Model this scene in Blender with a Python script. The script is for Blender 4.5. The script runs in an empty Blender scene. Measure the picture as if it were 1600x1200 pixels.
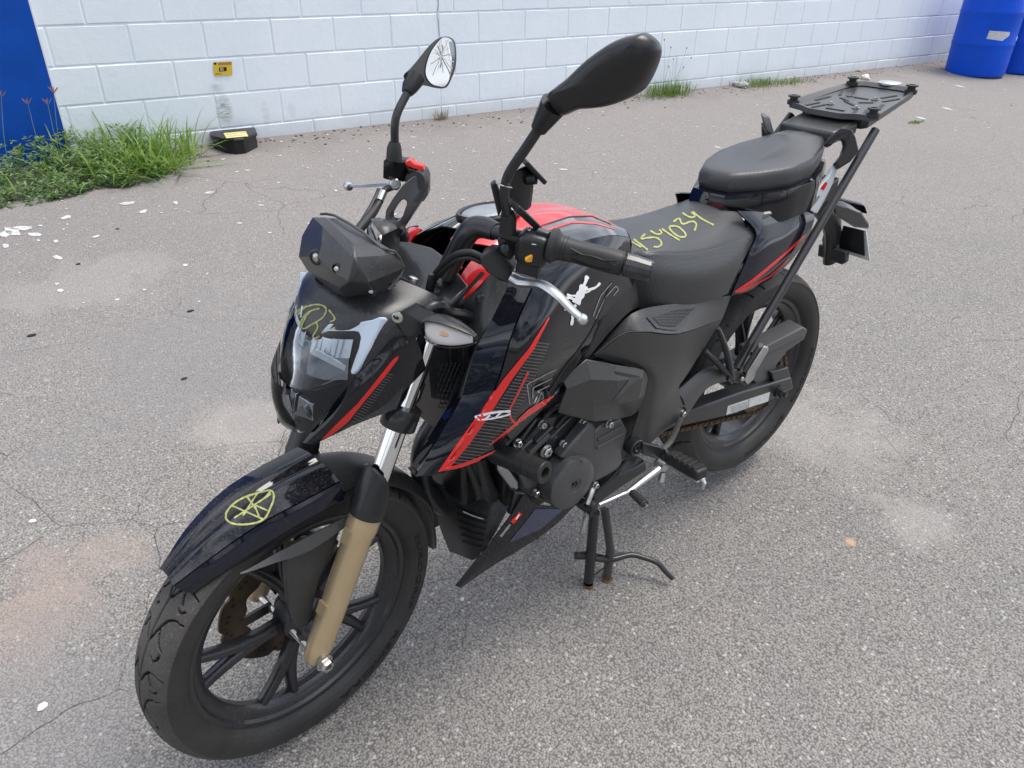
import bpy, bmesh, math, random
import numpy as np
from mathutils import Vector, Matrix
sc = bpy.context.scene
col = sc.collection
rnd = random.Random(7)
PI = math.pi
# ------------------------------------------------------------------ camera
CP = np.array([1.6881, 1.0381, 1.3906]); YAW, PIT, ROL, FPX = -2.4535, -0.5258, 0.0144, 1172.755
def _basis():
    cy, sy, cp, sp = math.cos(YAW), math.sin(YAW), math.cos(PIT), math.sin(PIT)
    f = np.array([sy*cp, cy*cp, sp]); r = np.array([cy, -sy, 0.]); u = np.cross(r, f)
    return np.array([math.cos(ROL)*r+math.sin(ROL)*u, -math.sin(ROL)*r+math.cos(ROL)*u, f])
CB = _basis()
cam = bpy.data.cameras.new('camera'); camo = bpy.data.objects.new('camera', cam); col.objects.link(camo)
cam.sensor_fit = 'HORIZONTAL'; cam.sensor_width = 36.0; cam.lens = FPX/1600*36
cam.clip_start = 0.02; cam.clip_end = 3000
m4 = Matrix.Identity(4)
for i in range(3):
    m4[i][0] = CB[0][i]; m4[i][1] = CB[1][i]; m4[i][2] = -CB[2][i]; m4[i][3] = CP[i]
camo.matrix_world = m4
sc.camera = camo
sc.render.resolution_x = 1024; sc.render.resolution_y = 768
# ------------------------------------------------------------------ world and sun
SUN_EL, SUN_AZ = math.radians(68), math.radians(155)      # azimuth of the sun in the x-y plane
w = bpy.data.worlds.new('World'); sc.world = w; w.use_nodes = True
nt = w.node_tree; nt.nodes.clear()
def N(t, ty, **k):
    n = t.nodes.new(ty)
    for a, v in k.items(): setattr(n, a, v)
    return n
out = N(nt, 'ShaderNodeOutputWorld'); bg = N(nt, 'ShaderNodeBackground'); sky = N(nt, 'ShaderNodeTexSky')
sky.sky_type = 'NISHITA'; sky.sun_disc = False; sky.sun_elevation = SUN_EL; sky.sun_rotation = PI/2-SUN_AZ
sky.dust_density = 2.0; sky.air_density = 1.0; sky.ozone_density = 1.0
tc = N(nt, 'ShaderNodeTexCoord'); nz = N(nt, 'ShaderNodeTexNoise'); nz.inputs['Scale'].default_value = 2.2
nz.inputs['Detail'].default_value = 9; nz.inputs['Roughness'].default_value = 0.6
mp = N(nt, 'ShaderNodeMapping'); mp.inputs['Scale'].default_value = (1, 1, 1.9)
rp = N(nt, 'ShaderNodeValToRGB'); rp.color_ramp.elements[0].position = 0.38; rp.color_ramp.elements[1].position = 0.60
mxs = N(nt, 'ShaderNodeMix', data_type='RGBA')
nt.links.new(tc.outputs['Generated'], mp.inputs[0]); nt.links.new(mp.outputs[0], nz.inputs['Vector'])
nt.links.new(nz.outputs['Fac'], rp.inputs[0]); nt.links.new(rp.outputs[0], mxs.inputs[0])
nt.links.new(sky.outputs[0], mxs.inputs[6]); mxs.inputs[7].default_value = (14.5, 15.2, 16.5, 1)   # bright cloud
nt.links.new(mxs.outputs[2], bg.inputs['Color']); bg.inputs['Strength'].default_value = 0.088
nt.links.new(bg.outputs[0], out.inputs['Surface'])
sl = bpy.data.lights.new('sun', 'SUN'); so = bpy.data.objects.new('sun', sl); col.objects.link(so)
sl.energy = 2.0; sl.angle = math.radians(28); sl.color = (1.0, 0.96, 0.9)
sd = Vector((math.cos(SUN_EL)*math.cos(SUN_AZ), math.cos(SUN_EL)*math.sin(SUN_AZ), math.sin(SUN_EL)))
so.rotation_euler = sd.to_track_quat('Z', 'Y').to_euler()
vs = sc.view_settings; vs.view_transform = 'Standard'; vs.look = 'None'; vs.gamma = 1.0; vs.exposure = 0.60
try: vs.use_curve_mapping = False
except Exception: pass
sc.render.engine = 'CYCLES'

# ------------------------------------------------------------------ measuring helpers
RK = math.radians(25.0); KA = np.array([-math.sin(RK), 0, math.cos(RK)]); S0 = np.array([1.448, 0, 0.0]); STEER = 0.1431
def rotk(v, a):
    v = np.asarray(v, float)
    return v*math.cos(a)+np.cross(KA, v)*math.sin(a)+np.outer(v@KA, KA).reshape(v.shape)*(1-math.cos(a))
def steer(P):
    return rotk(np.asarray(P, float)-S0, STEER)+S0
def _pt(u, v, y, x, z, st, pl=None):
    d = CB.T@np.array([(u-800)/FPX, -(v-600)/FPX, 1.0]); c = CP
    if st: c = rotk(CP-S0, -STEER)+S0; d = rotk(d, -STEER)
    if pl is not None: t = (pl[0]-c)@pl[1]/(d@pl[1])
    elif y is not None: t = (y-c[1])/d[1]
    elif x is not None: t = (x-c[0])/d[0]
    else: t = (z-c[2])/d[2]
    return c+t*d
def W(u, v, y=None, x=None, z=None): return _pt(u, v, y, x, z, False)
def S(u, v, y=None, x=None, z=None): return _pt(u, v, y, x, z, True)
WALLP = np.array([0.857, -3.8827, 0.0]); WALLD = np.array([math.cos(3.0566), math.sin(3.0566), 0]); WALLN = np.array([-WALLD[1], WALLD[0], 0])
if WALLN[1] < 0: WALLN = -WALLN
ZB4 = 0.4059; ZBASE = ZB4-0.08; SLOPE = ZBASE/3.911
def gz(x, y):
    d = (np.array([x, y, 0.])-WALLP)@WALLN
    d = min(max(d, -0.3), 7.0)
    return ZBASE-SLOPE*d
GN = np.array([WALLN[0]*SLOPE, WALLN[1]*SLOPE, 1.0]); GN /= np.linalg.norm(GN)
GP = WALLP+np.array([0, 0, ZBASE])
def G(u, v): return _pt(u, v, None, None, None, False, (GP, GN))           # pixel on the sloping yard
def WL(u, v, off=0.0): return _pt(u, v, None, None, None, False, (WALLP+WALLN*off, WALLN))   # pixel on the wall
def wall_pt(s, z, off=0.0): return WALLP+WALLD*s+WALLN*off+np.array([0, 0, z])

# ------------------------------------------------------------------ mesh helpers
def unit(v):
    v = np.asarray(v, float); n = np.linalg.norm(v); return v/n if n > 1e-12 else v
def frame(ax):
    ax = unit(ax); h = np.array([0, 0, 1.]) if abs(ax[2]) < .9 else np.array([1., 0, 0])
    u = unit(np.cross(h, ax)); return u, np.cross(ax, u), ax
def cr(pts, n, closed=False):
    """Catmull-Rom through the points, n steps per span"""
    P = np.asarray(pts, float); m = len(P)
    if m < 3 and not closed:
        return np.array([P[0]+(P[-1]-P[0])*t for t in np.linspace(0, 1, n+1)])
    out = []; L = m if closed else m-1
    for i in range(L):
        if closed: a, b, c, d = P[(i-1) % m], P[i], P[(i+1) % m], P[(i+2) % m]
        else:
            b, c = P[i], P[i+1]; a = P[i-1] if i else 2*b-c; d = P[i+2] if i+2 < m else 2*c-b
        for k in range(n):
            t = k/n
            out.append(.5*((2*b)+(c-a)*t+(2*a-5*b+4*c-d)*t*t+(3*b-a-3*c+d)*t**3))
    if not closed: out.append(P[-1])
    return np.array(out)
class MB:
    def __init__(s): s.v = []; s.f = []
    def add(s, V, F):
        o = len(s.v); s.v += [tuple(map(float, p)) for p in V]; s.f += [tuple(i+o for i in f) for f in F]; return s
    def tube(s, path, r, n=10, sm=0, cap=True, closed=False, flat=1.0):
        P = np.asarray(path, float); rr = np.asarray(r, float) if np.ndim(r) else np.full(len(P), float(r))
        if sm:
            if closed: P2 = cr(P, sm, True); rr = cr(rr[:, None], sm, True)[:, 0]
            else: P2 = cr(P, sm); rr = cr(rr[:, None], sm)[:, 0]
            P = P2
        m = len(P); T = np.zeros_like(P)
        for i in range(m):
            if closed: T[i] = unit(P[(i+1) % m]-P[i-1])
            else: T[i] = unit(P[min(i+1, m-1)]-P[max(i-1, 0)])
        u, v, _ = frame(T[0]); V = []; F = []
        for i in range(m):
            u = unit(u-T[i]*(u@T[i])); v = np.cross(T[i], u)
            for k in range(n):
                a = 2*PI*k/n; V.append(P[i]+rr[i]*(math.cos(a)*u+flat*math.sin(a)*v))
        for i in range(m if closed else m-1):
            j = (i+1) % m
            for k in range(n): F.append((i*n+k, i*n+(k+1) % n, j*n+(k+1) % n, j*n+k))
        if cap and not closed:
            F.append(tuple(range(n))[::-1]); F.append(tuple((m-1)*n+k for k in range(n)))
        return s.add(V, F)
    def cyl(s, a, b, r, n=16, r2=None): return s.tube([a, b], [r, r if r2 is None else r2], n)
    def lathe(s, prof, o, ax, n=32, closed=False):
        """profile of (radius, height along axis)"""
        u, v, a = frame(ax); o = np.asarray(o, float); V = []; F = []; m = len(prof)
        for r, h in prof:
            for k in range(n):
                t = 2*PI*k/n; V.append(o+a*h+r*(math.cos(t)*u+math.sin(t)*v))
        for i in range(m if closed else m-1):
            j = (i+1) % m
            for k in range(n): F.append((i*n+k, i*n+(k+1) % n, j*n+(k+1) % n, j*n+k))
        if not closed:
            if prof[0][0] > 1e-6: F.append(tuple(range(n))[::-1])
            if prof[-1][0] > 1e-6: F.append(tuple((m-1)*n+k for k in range(n)))
        return s.add(V, F)
    def box(s, c, size, ax=None):
        A = np.eye(3) if ax is None else np.asarray(ax, float); h = np.asarray(size, float)/2; c = np.asarray(c, float)
        V = [c+A.T@(h*np.array([i, j, k])) for k in (-1, 1) for j in (-1, 1) for i in (-1, 1)]
        return s.add(V, [(0, 2, 3, 1), (4, 5, 7, 6), (0, 1, 5, 4), (2, 6, 7, 3), (0, 4, 6, 2), (1, 3, 7, 5)])
    def bar(s, a, b, wd, ht, up=(0, 0, 1)):
        a = np.asarray(a, float); b = np.asarray(b, float); x = unit(b-a); y = unit(np.cross(up, x)); z = np.cross(x, y)
        return s.box((a+b)/2, (np.linalg.norm(b-a), wd, ht), np.array([x, y, z]))
    def prism(s, pts, vec):
        P = np.asarray(pts, float); n = len(P); vec = np.asarray(vec, float)
        nn = np.zeros(3)
        for i in range(n): nn += np.cross(P[i]-P[0], P[(i+1) % n]-P[0])
        V = list(P)+list(P+vec); F = [tuple(range(n)), tuple(range(2*n-1, n-1, -1))]
        F += [(i, i+n, (i+1) % n+n, (i+1) % n) for i in range(n)]
        if nn@vec > 0: F = [f[::-1] for f in F]
        return s.add(V, F)
    def loft(s, rings, cap=True, closed=True):
        m = len(rings); n = len(rings[0]); V = [p for r in rings for p in r]; F = []
        for i in range(m-1):
            for k in range(n if closed else n-1): F.append((i*n+k, i*n+(k+1) % n, (i+1)*n+(k+1) % n, (i+1)*n+k))
        if cap: F.append(tuple(range(n))[::-1]); F.append(tuple((m-1)*n+k for k in range(n)))
        return s.add(V, F)
    def net(s, rows, nu=6, nv=6, th=0.0, flip=False, lin_u=False, lin_v=False):
        """smooth patch through a net of points; th > 0 gives it thickness towards its back"""
        R = [cr(r, 1 if lin_u else nu) if not lin_u else lin(r, nu) for r in rows]
        C = [(cr if not lin_v else lin)([r[k] for r in R], nv) for k in range(len(R[0]))]
        A = np.array(C)                       # [col][row]
        nc, nr = A.shape[:2]; V = A.reshape(-1, 3)
        F = [(i*nr+j, (i+1)*nr+j, (i+1)*nr+j+1, i*nr+j+1) for i in range(nc-1) for j in range(nr-1)]
        if flip: F = [f[::-1] for f in F]
        if th:
            nn = np.zeros_like(A)
            du = np.gradient(A, axis=0); dv = np.gradient(A, axis=1); nn = np.cross(du, dv)
            ln = np.linalg.norm(nn, axis=2, keepdims=True); nn = nn/np.where(ln < 1e-12, 1, ln)
            if flip: nn = -nn
            B = (A-nn*th).reshape(-1, 3); k = len(V); V = np.vstack([V, B])
            F += [tuple(i+k for i in f[::-1]) for f in F]
            bd = [(i*nr, (i+1)*nr) for i in range(nc-1)]+[((nc-1)*nr+j, (nc-1)*nr+j+1) for j in range(nr-1)]
            bd += [((i+1)*nr+nr-1, i*nr+nr-1) for i in range(nc-1)]+[(j+1, j) for j in range(nr-1)]
            F += [((b, a, a+k, b+k) if not flip else (a, b, b+k, a+k)) for a, b in bd]
        return s.add(V, F)
    def mirror(s, axis=1):
        V = [tuple(-c if i == axis else c for i, c in enumerate(p)) for p in s.v]; k = len(s.v)
        m = MB(); m.v = V; m.f = [f[::-1] for f in s.f]; return m
    def xf(s, fn): s.v = [tuple(fn(np.array(p))) for p in s.v]; return s
def lin(pts, n):
    P = np.asarray(pts, float); o = []
    for i in range(len(P)-1): o += [P[i]+(P[i+1]-P[i])*k/n for k in range(n)]
    return np.array(o+[P[-1]])
def mk(name, mb, mat, parent=None, st=False, ang=38, bev=0, seg=2, label=None, flat=False):
    if not mb.f: return None
    V = np.array(mb.v, float)
    if st: V = steer(V)
    off = np.zeros(3)
    p = parent
    while p is not None: off += np.array(p.location); p = p.parent
    me = bpy.data.meshes.new(name); me.from_pydata((V-off).tolist(), [], mb.f); me.update()
    if not flat:
        me.polygons.foreach_set('use_smooth', [True]*len(me.polygons))
        try: me.set_sharp_from_angle(angle=math.radians(ang))
        except Exception: pass
    if mat: me.materials.append(mat)
    o = bpy.data.objects.new(name, me); col.objects.link(o)
    if parent: o.parent = parent
    if bev:
        b = o.modifiers.new('bevel', 'BEVEL'); b.width = bev; b.segments = seg; b.limit_method = 'ANGLE'; b.angle_limit = math.radians(35); b.harden_normals = False
    if label: o['label'] = label
    return o
def fixn(o):
    bm = bmesh.new(); bm.from_mesh(o.data); bmesh.ops.recalc_face_normals(bm, faces=bm.faces); bm.to_mesh(o.data); bm.free(); return o
def thing(name, loc, label, cat, group=None):
    o = bpy.data.objects.new(name, None); col.objects.link(o); o.location = tuple(loc); o.empty_display_size = .1
    o['label'] = label; o['category'] = cat
    if group: o['group'] = group
    return o
def tag(o, label, cat, group=None, kind=None):
    if kind: o['kind'] = kind
    if label: o['label'] = label
    if cat: o['category'] = cat
    if group: o['group'] = group
    return o
def text_geo(txt, size, ext=0.0):
    cu = bpy.data.curves.new('lettering', 'FONT'); cu.body = txt; cu.size = size; cu.align_x = 'CENTER'; cu.align_y = 'CENTER'; cu.extrude = ext; cu.resolution_u = 3
    o = bpy.data.objects.new('lettering', cu); col.objects.link(o); bpy.context.view_layer.update()
    me = o.evaluated_get(bpy.context.evaluated_depsgraph_get()).to_mesh()
    V = [tuple(v.co) for v in me.vertices]; F = [tuple(p.vertices) for p in me.polygons]
    bpy.data.objects.remove(o); return np.array(V), F

# ------------------------------------------------------------------ materials
def mat(name, c, rough=.5, metal=0., coat=0., noise=None, bump=None, dust=0., dustc=(.21, .19, .165), trans=0., ior=1.45, alpha=1., spec=.5, scratch=0., dscale=1.0, emit=None):
    m = bpy.data.materials.new(name); m.use_nodes = True; t = m.node_tree; b = t.nodes['Principled BSDF']
    L = t.links.new
    b.inputs['Base Color'].default_value = (*c, 1); b.inputs['Roughness'].default_value = rough; b.inputs['Metallic'].default_value = metal
    b.inputs['Coat Weight'].default_value = coat; b.inputs['Coat Roughness'].default_value = .04; b.inputs['Transmission Weight'].default_value = trans; b.inputs['IOR'].default_value = ior
    b.inputs['Alpha'].default_value = alpha; b.inputs['Specular IOR Level'].default_value = spec
    tcn = N(t, 'ShaderNodeTexCoord'); csock = None
    if noise:                                                 # (scale, amount): mottled colour
        n = N(t, 'ShaderNodeTexNoise'); n.inputs['Scale'].default_value = noise[0]; n.inputs['Detail'].default_value = 6; L(tcn.outputs['Object'], n.inputs['Vector'])
        r = N(t, 'ShaderNodeMapRange'); r.inputs[1].default_value = .3; r.inputs[2].default_value = .7; r.inputs[3].default_value = 1-noise[1]; r.inputs[4].default_value = 1+noise[1]; L(n.outputs['Fac'], r.inputs[0])
        x = N(t, 'ShaderNodeVectorMath', operation='SCALE'); x.inputs[0].default_value = c; L(r.outputs[0], x.inputs['Scale']); csock = x.outputs[0]
    if dust:
        n = N(t, 'ShaderNodeTexNoise'); n.inputs['Scale'].default_value = 9*dscale; n.inputs['Detail'].default_value = 8; n.inputs['Roughness'].default_value = .72; L(tcn.outputs['Object'], n.inputs['Vector'])
        v = N(t, 'ShaderNodeTexNoise'); v.inputs['Scale'].default_value = 260*dscale; v.inputs['Detail'].default_value = 3; L(tcn.outputs['Object'], v.inputs['Vector'])
        r1 = N(t, 'ShaderNodeMapRange'); r1.inputs[1].default_value = .36; r1.inputs[2].default_value = .75; L(n.outputs['Fac'], r1.inputs[0])
        r2 = N(t, 'ShaderNodeMapRange'); r2.inputs[1].default_value = .55; r2.inputs[2].default_value = .74; L(v.outputs['Fac'], r2.inputs[0])
        geo = N(t, 'ShaderNodeNewGeometry'); sx = N(t, 'ShaderNodeSeparateXYZ'); L(geo.outputs['Normal'], sx.inputs[0])
        r3 = N(t, 'ShaderNodeMapRange'); r3.inputs[1].default_value = -.6; r3.inputs[2].default_value = 1; r3.inputs[3].default_value = .35; r3.inputs[4].default_value = 1; L(sx.outputs[2], r3.inputs[0])
        a = N(t, 'ShaderNodeMath', operation='MULTIPLY_ADD'); a.inputs[1].default_value = .9; L(r2.outputs[0], a.inputs[0]); 
        h = N(t, 'ShaderNodeMath', operation='MULTIPLY'); h.inputs[1].default_value = .45; L(r1.outputs[0], h.inputs[0]); L(h.outputs[0], a.inputs[2])
        g = N(t, 'ShaderNodeMath', operation='MULTIPLY'); L(a.outputs[0], g.inputs[0]); L(r3.outputs[0], g.inputs[1])
        k = N(t, 'ShaderNodeMath', operation='MULTIPLY', use_clamp=True); k.inputs[1].default_value = dust; L(g.outputs[0], k.inputs[0])
        mx = N(t, 'ShaderNodeMix', data_type='RGBA'); L(k.outputs[0], mx.inputs[0])
        if csock: L(csock, mx.inputs[6])
        else: mx.inputs[6].default_value = (*c, 1)
        mx.inputs[7].default_value = (*dustc, 1); csock = mx.outputs[2]
        rr = N(t, 'ShaderNodeMapRange'); rr.inputs[3].default_value = rough; rr.inputs[4].default_value = max(rough, .8); L(k.outputs[0], rr.inputs[0]); L(rr.outputs[0], b.inputs['Roughness'])
        if coat:
            cw = N(t, 'ShaderNodeMapRange'); cw.inputs[3].default_value = coat; cw.inputs[4].default_value = coat*.2; L(k.outputs[0], cw.inputs[0]); L(cw.outputs[0], b.inputs['Coat Weight'])
    if csock: L(csock, b.inputs['Base Color'])
    if bump:                                                  # (kind, scale, distance)
        if bump[0] == 'noise': n = N(t, 'ShaderNodeTexNoise'); n.inputs['Detail'].default_value = 4
        else: n = N(t, 'ShaderNodeTexVoronoi')
        n.inputs['Scale'].default_value = bump[1]; L(tcn.outputs['Object'], n.inputs['Vector'])
        bn = N(t, 'ShaderNodeBump'); bn.inputs['Distance'].default_value = bump[2]; bn.inputs['Strength'].default_value = 1
        L(n.outputs['Fac' if bump[0] == 'noise' else 'Distance'], bn.inputs['Height']); L(bn.outputs[0], b.inputs['Normal'])
    return m
M = {}
M['gloss'] = mat('gloss_black_paint', (.0035, .004, .008), .10, coat=1., dust=.06, spec=0.)
M['gloss_dusty'] = mat('dusty_black_paint', (.0045, .005, .009), .12, coat=1., dust=.26, spec=0.)
M['navy'] = mat('navy_black_paint', (.0035, .0055, .014), .10, coat=1., dust=.09, spec=0.)
M['red'] = mat('red_paint', (.52, .012, .016), .25, coat=.8, dust=.08)
M['redd'] = mat('red_decal', (.62, .008, .006), .3, coat=.6)
M['plastic'] = mat('black_plastic', (.024, .025, .027), .30, dust=.26, bump=('noise', 900, .00012))
M['plastic_clean'] = mat('clean_black_plastic', (.014, .0145, .016), .30, bump=('noise', 900, .0001))
M['grey_plastic'] = mat('charcoal_panel', (.036, .0365, .038), .28, dust=.20, bump=('noise', 1200, .0001))
M['matte'] = mat('matte_cowl_plastic', (.020, .021, .025), .30, dust=.30, bump=('noise', 800, .0001))
M['rubber'] = mat('black_rubber', (.020, .020, .020), .50, noise=(30, .2))
M['tyre'] = mat('dusty_tyre_rubber', (.022, .0215, .022), .58, noise=(14, .3), dust=.26, dustc=(.16, .145, .13), bump=('noise', 500, .0002))
M['deep_black'] = mat('letter_and_groove_shade_black', (.006, .006, .006), .5)
M['rim'] = mat('satin_black_rim', (.009, .010, .014), .30, coat=.3, dust=.26)
M['metal_black'] = mat('black_painted_metal', (.014, .015, .018), .32, coat=.3, dust=.12)
M['engine'] = mat('grey_black_engine', (.080, .081, .085), .34, metal=.4, dust=.28, bump=('noise', 700, .0002))
M['chrome'] = mat('chrome', (.78, .79, .80), .09, metal=1.)
M['steel'] = mat('zinc_steel', (.52, .52, .50), .30, metal=1., noise=(60, .25))
M['alu'] = mat('cast_aluminium', (.52, .53, .54), .38, metal=.95, noise=(40, .12))
M['gold'] = mat('gold_fork_paint', (.50, .385, .235), .32, metal=.5, dust=.06, noise=(20, .06))
M['disc'] = mat('rusty_disc_steel', (.10, .075, .055), .42, metal=.8, noise=(25, .35))
M['chain'] = mat('rusty_chain', (.115, .075, .045), .55, metal=.5, noise=(90, .6))
M['rust'] = mat('rust', (.12, .060, .032), .85, noise=(120, .4))
M['dirtmetal'] = mat('dusty_dark_metal', (.055, .053, .05), .6, dust=.5)
M['chalk'] = mat('yellow_paint_marker', (.33, .345, .12), .8, noise=(220, .3))
M['amber'] = mat('orange_button', (.80, .36, .02), .4)
M['white'] = mat('white_print', (.72, .73, .74), .4)
M['blue_inset'] = mat('blue_black_inset', (.006, .016, .060), .12, coat=1., dust=.35)
M['guard'] = mat('grey_guard_plastic', (.070, .071, .073), .38, dust=.22)
M['hatch'] = mat('dark_hatch_print', (.075, .074, .072), .4)
M['tread'] = mat('dusty_tyre_tread', (.050, .046, .043), .75, noise=(14, .3), dust=.55, dustc=(.19, .172, .155), bump=('noise', 500, .0002))
M['greyline'] = mat('grey_print', (.22, .22, .22), .4)
M['sticker'] = mat('pale_sticker', (.52, .54, .53), .5, noise=(300, .25))
M['drl'] = mat('frosted_light_guide', (.62, .72, .84), .35, trans=.15)
M['glass'] = mat('clear_lens', (.95, .97, 1.), .03, trans=1., ior=1.2)
M['smoke'] = mat('scuffed_smoke_visor', (.30, .31, .33), .12, trans=1., ior=1.12)
M['reflector'] = mat('lamp_reflector', (.80, .81, .82), .14, metal=1.)
M['seam_highlight'] = mat('seam_and_highlight_grey', (.05, .051, .054), .30)  # lighter grey for the pod seam and the painted edge highlights
M['grey_gloss'] = mat('grey_gloss_paint', (.030, .032, .036), .14, coat=1., dust=.06)
M['chrome_dark'] = mat('dark_chrome', (.35, .36, .40), .12, metal=1.)
M['chrome_white'] = mat('silver_white_strip', (.62, .64, .66), .22, coat=.6)
M['mirror'] = mat('mirror_silver', (.46, .47, .47), .06, metal=1.)
# ================================================================== setting
def ground_material():
    m = bpy.data.materials.new('worn_asphalt'); m.use_nodes = True; t = m.node_tree; b = t.nodes['Principled BSDF']; L = t.links.new
    tcn = N(t, 'ShaderNodeTexCoord'); ob = tcn.outputs['Object']
    def noise(s, d=5, r=.55):
        n = N(t, 'ShaderNodeTexNoise'); n.inputs['Scale'].default_value = s; n.inputs['Detail'].default_value = d; n.inputs['Roughness'].default_value = r; L(ob, n.inputs['Vector']); return n.outputs['Fac']
    def rng(s, a, b_, c, d):
        n = N(t, 'ShaderNodeMapRange'); n.inputs[1].default_value = a; n.inputs[2].default_value = b_; n.inputs[3].default_value = c; n.inputs[4].default_value = d; L(s, n.inputs[0]); return n.outputs[0]
    def math_(op, a, b_):
        n = N(t, 'ShaderNodeMath', operation=op)
        for i, q in enumerate((a, b_)):
            if isinstance(q, (int, float)): n.inputs[i].default_value = q
            else: L(q, n.inputs[i])
        return n.outputs[0]
    def mixc(f, a, b_):
        n = N(t, 'ShaderNodeMix', data_type='RGBA')
        if isinstance(f, (int, float)): n.inputs[0].default_value = f
        else: L(f, n.inputs[0])
        for i, q in ((6, a), (7, b_)):
            if isinstance(q, tuple): n.inputs[i].default_value = (*q, 1)
            else: L(q, n.inputs[i])
        return n.outputs[2]
    def vor(s, feat='F1'):
        n = N(t, 'ShaderNodeTexVoronoi', feature=feat); n.inputs['Scale'].default_value = s; L(ob, n.inputs['Vector']); return n
    v1 = vor(200); v2 = vor(95)
    s1 = N(t, 'ShaderNodeSeparateColor'); L(v1.outputs['Color'], s1.inputs[0])
    s2 = N(t, 'ShaderNodeSeparateColor'); L(v2.outputs['Color'], s2.inputs[0])
    big = noise(.7, 4, .62); mid = noise(4.2, 4, .65)
    base = mixc(rng(big, .35, .65, 0, 1), (.245, .230, .216), (.300, .279, .258))
    base = mixc(rng(mid, .42, .68, 0, .6), base, (.290, .260, .235))
    base = mixc(rng(mid, .30, .48, .35, 0), base, (.185, .177, .172))
    st = math_('POWER', s1.outputs[0], 1.6)
    base = mixc(rng(st, .1, 1, 0, .58), base, (.42, .405, .385))                 # stones of the aggregate
    base = mixc(math_('MULTIPLY', rng(s1.outputs[1], .0, .4, .5, 0), 1.0), base, (.125, .119, .117))
    base = mixc(rng(v1.outputs['Distance'], .42, .75, 0, .75), base, (.075, .070, .067))   # binder between them
    light = math_('GREATER_THAN', s2.outputs[1], .93)
    light = math_('MULTIPLY', light, rng(v2.outputs['Distance'], .28, .45, 1, 0))
    base = mixc(math_('MULTIPLY', light, .6), base, (.56, .55, .52))          # single pale stones
    # a dusty, darker strip of dirt along the wall foot
    sp = N(t, 'ShaderNodeVectorMath', operation='SUBTRACT'); L(ob, sp.inputs[0]); sp.inputs[1].default_value = tuple(WALLP)
    dp = N(t, 'ShaderNodeVectorMath', operation='DOT_PRODUCT'); L(sp.outputs[0], dp.inputs[0]); dp.inputs[1].default_value = tuple(WALLN)
    far = math_('ADD', dp.outputs['Value'], rng(mid, .3, .7, -.25, .25))
    base = mixc(rng(far, .05, .42, .75, 0), base, (.14, .122, .108))
    base = mixc(rng(far, .4, 3.6, .42, 0), base, (.345, .312, .295))
    # soil-coloured stains with a shape of their own
    for (u, v, ru, c, amt) in ((30, 960, .17, (.35, .275, .235), .5), (70, 900, .11, (.35, .275, .24), .35), (180, 860, .08, (.38, .31, .265), .35), (370, 665, .16, (.46, .415, .37), .45), (900, 700, .3, (.33, .30, .275), .3), (1440, 825, .11, (.46, .44, .41), .32), (1330, 848, .017, (.50, .34, .22), .95), (150, 440, .3, (.40, .38, .36), .3), (330, 560, .5, (.235, .228, .23), .35), (60, 1130, .3, (.22, .215, .22), .4), (1250, 660, .3, (.42, .39, .36), .35)):
        p = G(u, v)
        q = N(t, 'ShaderNodeVectorMath', operation='DISTANCE'); L(ob, q.inputs[0]); q.inputs[1].default_value = tuple(p)
        dd = math_('ADD', q.outputs['Value'], rng(mid, .25, .75, -ru*.8, ru*.8))
        base = mixc(rng(dd, ru*.55, ru*1.15, amt, 0), base, c)
    # cracks
    cn = N(t, 'ShaderNodeTexNoise'); cn.inputs['Scale'].default_value = 5; cn.inputs['Detail'].default_value = 3; L(ob, cn.inputs['Vector'])
    cv = N(t, 'ShaderNodeVectorMath', operation='SCALE'); cv.inputs['Scale'].default_value = .09; L(cn.outputs['Color'], cv.inputs[0])
    ca = N(t, 'ShaderNodeVectorMath', operation='ADD'); L(ob, ca.inputs[0]); L(cv.outputs[0], ca.inputs[1])
    ck = N(t, 'ShaderNodeTexVoronoi', feature='DISTANCE_TO_EDGE'); ck.inputs['Scale'].default_value = 2.3; L(ca.outputs[0], ck.inputs['Vector'])
    cr_ = math_('MULTIPLY', rng(ck.outputs['Distance'], .0, .0036, 1, 0), rng(big, .50, .58, 0, 1))
    base = mixc(math_('MULTIPLY', cr_, .6), base, (.030, .028, .028))
    L(base, b.inputs['Base Color']); b.inputs['Roughness'].default_value = .86; b.inputs['Specular IOR Level'].default_value = .35
    h = math_('MULTIPLY', rng(v1.outputs['Distance'], .1, .8, 1, 0), 1.0)
    h = math_('ADD', h, math_('MULTIPLY', s1.outputs[2], .5))
    h = math_('ADD', h, math_('MULTIPLY', big, 2)); h = math_('SUBTRACT', h, math_('MULTIPLY', cr_, 1.2))
    bn = N(t, 'ShaderNodeBump'); bn.inputs['Distance'].default_value = .0024; bn.inputs['Strength'].default_value = 1.0; L(h, bn.inputs['Height']); L(bn.outputs[0], b.inputs['Normal'])
    return m
g = MB()
dists = [-60, -.25, 0, .5, 1, 2, 3, 4, 5, 6, 7, 12, 60]
V = []
for s in (-70, -6, -2, 2, 6, 10, 90):
    for d in dists:
        p = WALLP+WALLD*s+WALLN*d; dd = min(max(d, -.25), 7); V.append((p[0], p[1], ZBASE-SLOPE*dd))
n = len(dists)
g.add(V, [(i*n+j, i*n+j+1, (i+1)*n+j+1, (i+1)*n+j) for i in range(6) for j in range(n-1)])
go = fixn(mk('ground', g, ground_material(), flat=True)); go['kind'] = 'structure'
if go.data.polygons[0].normal.z < 0: go.data.flip_normals()

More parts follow.
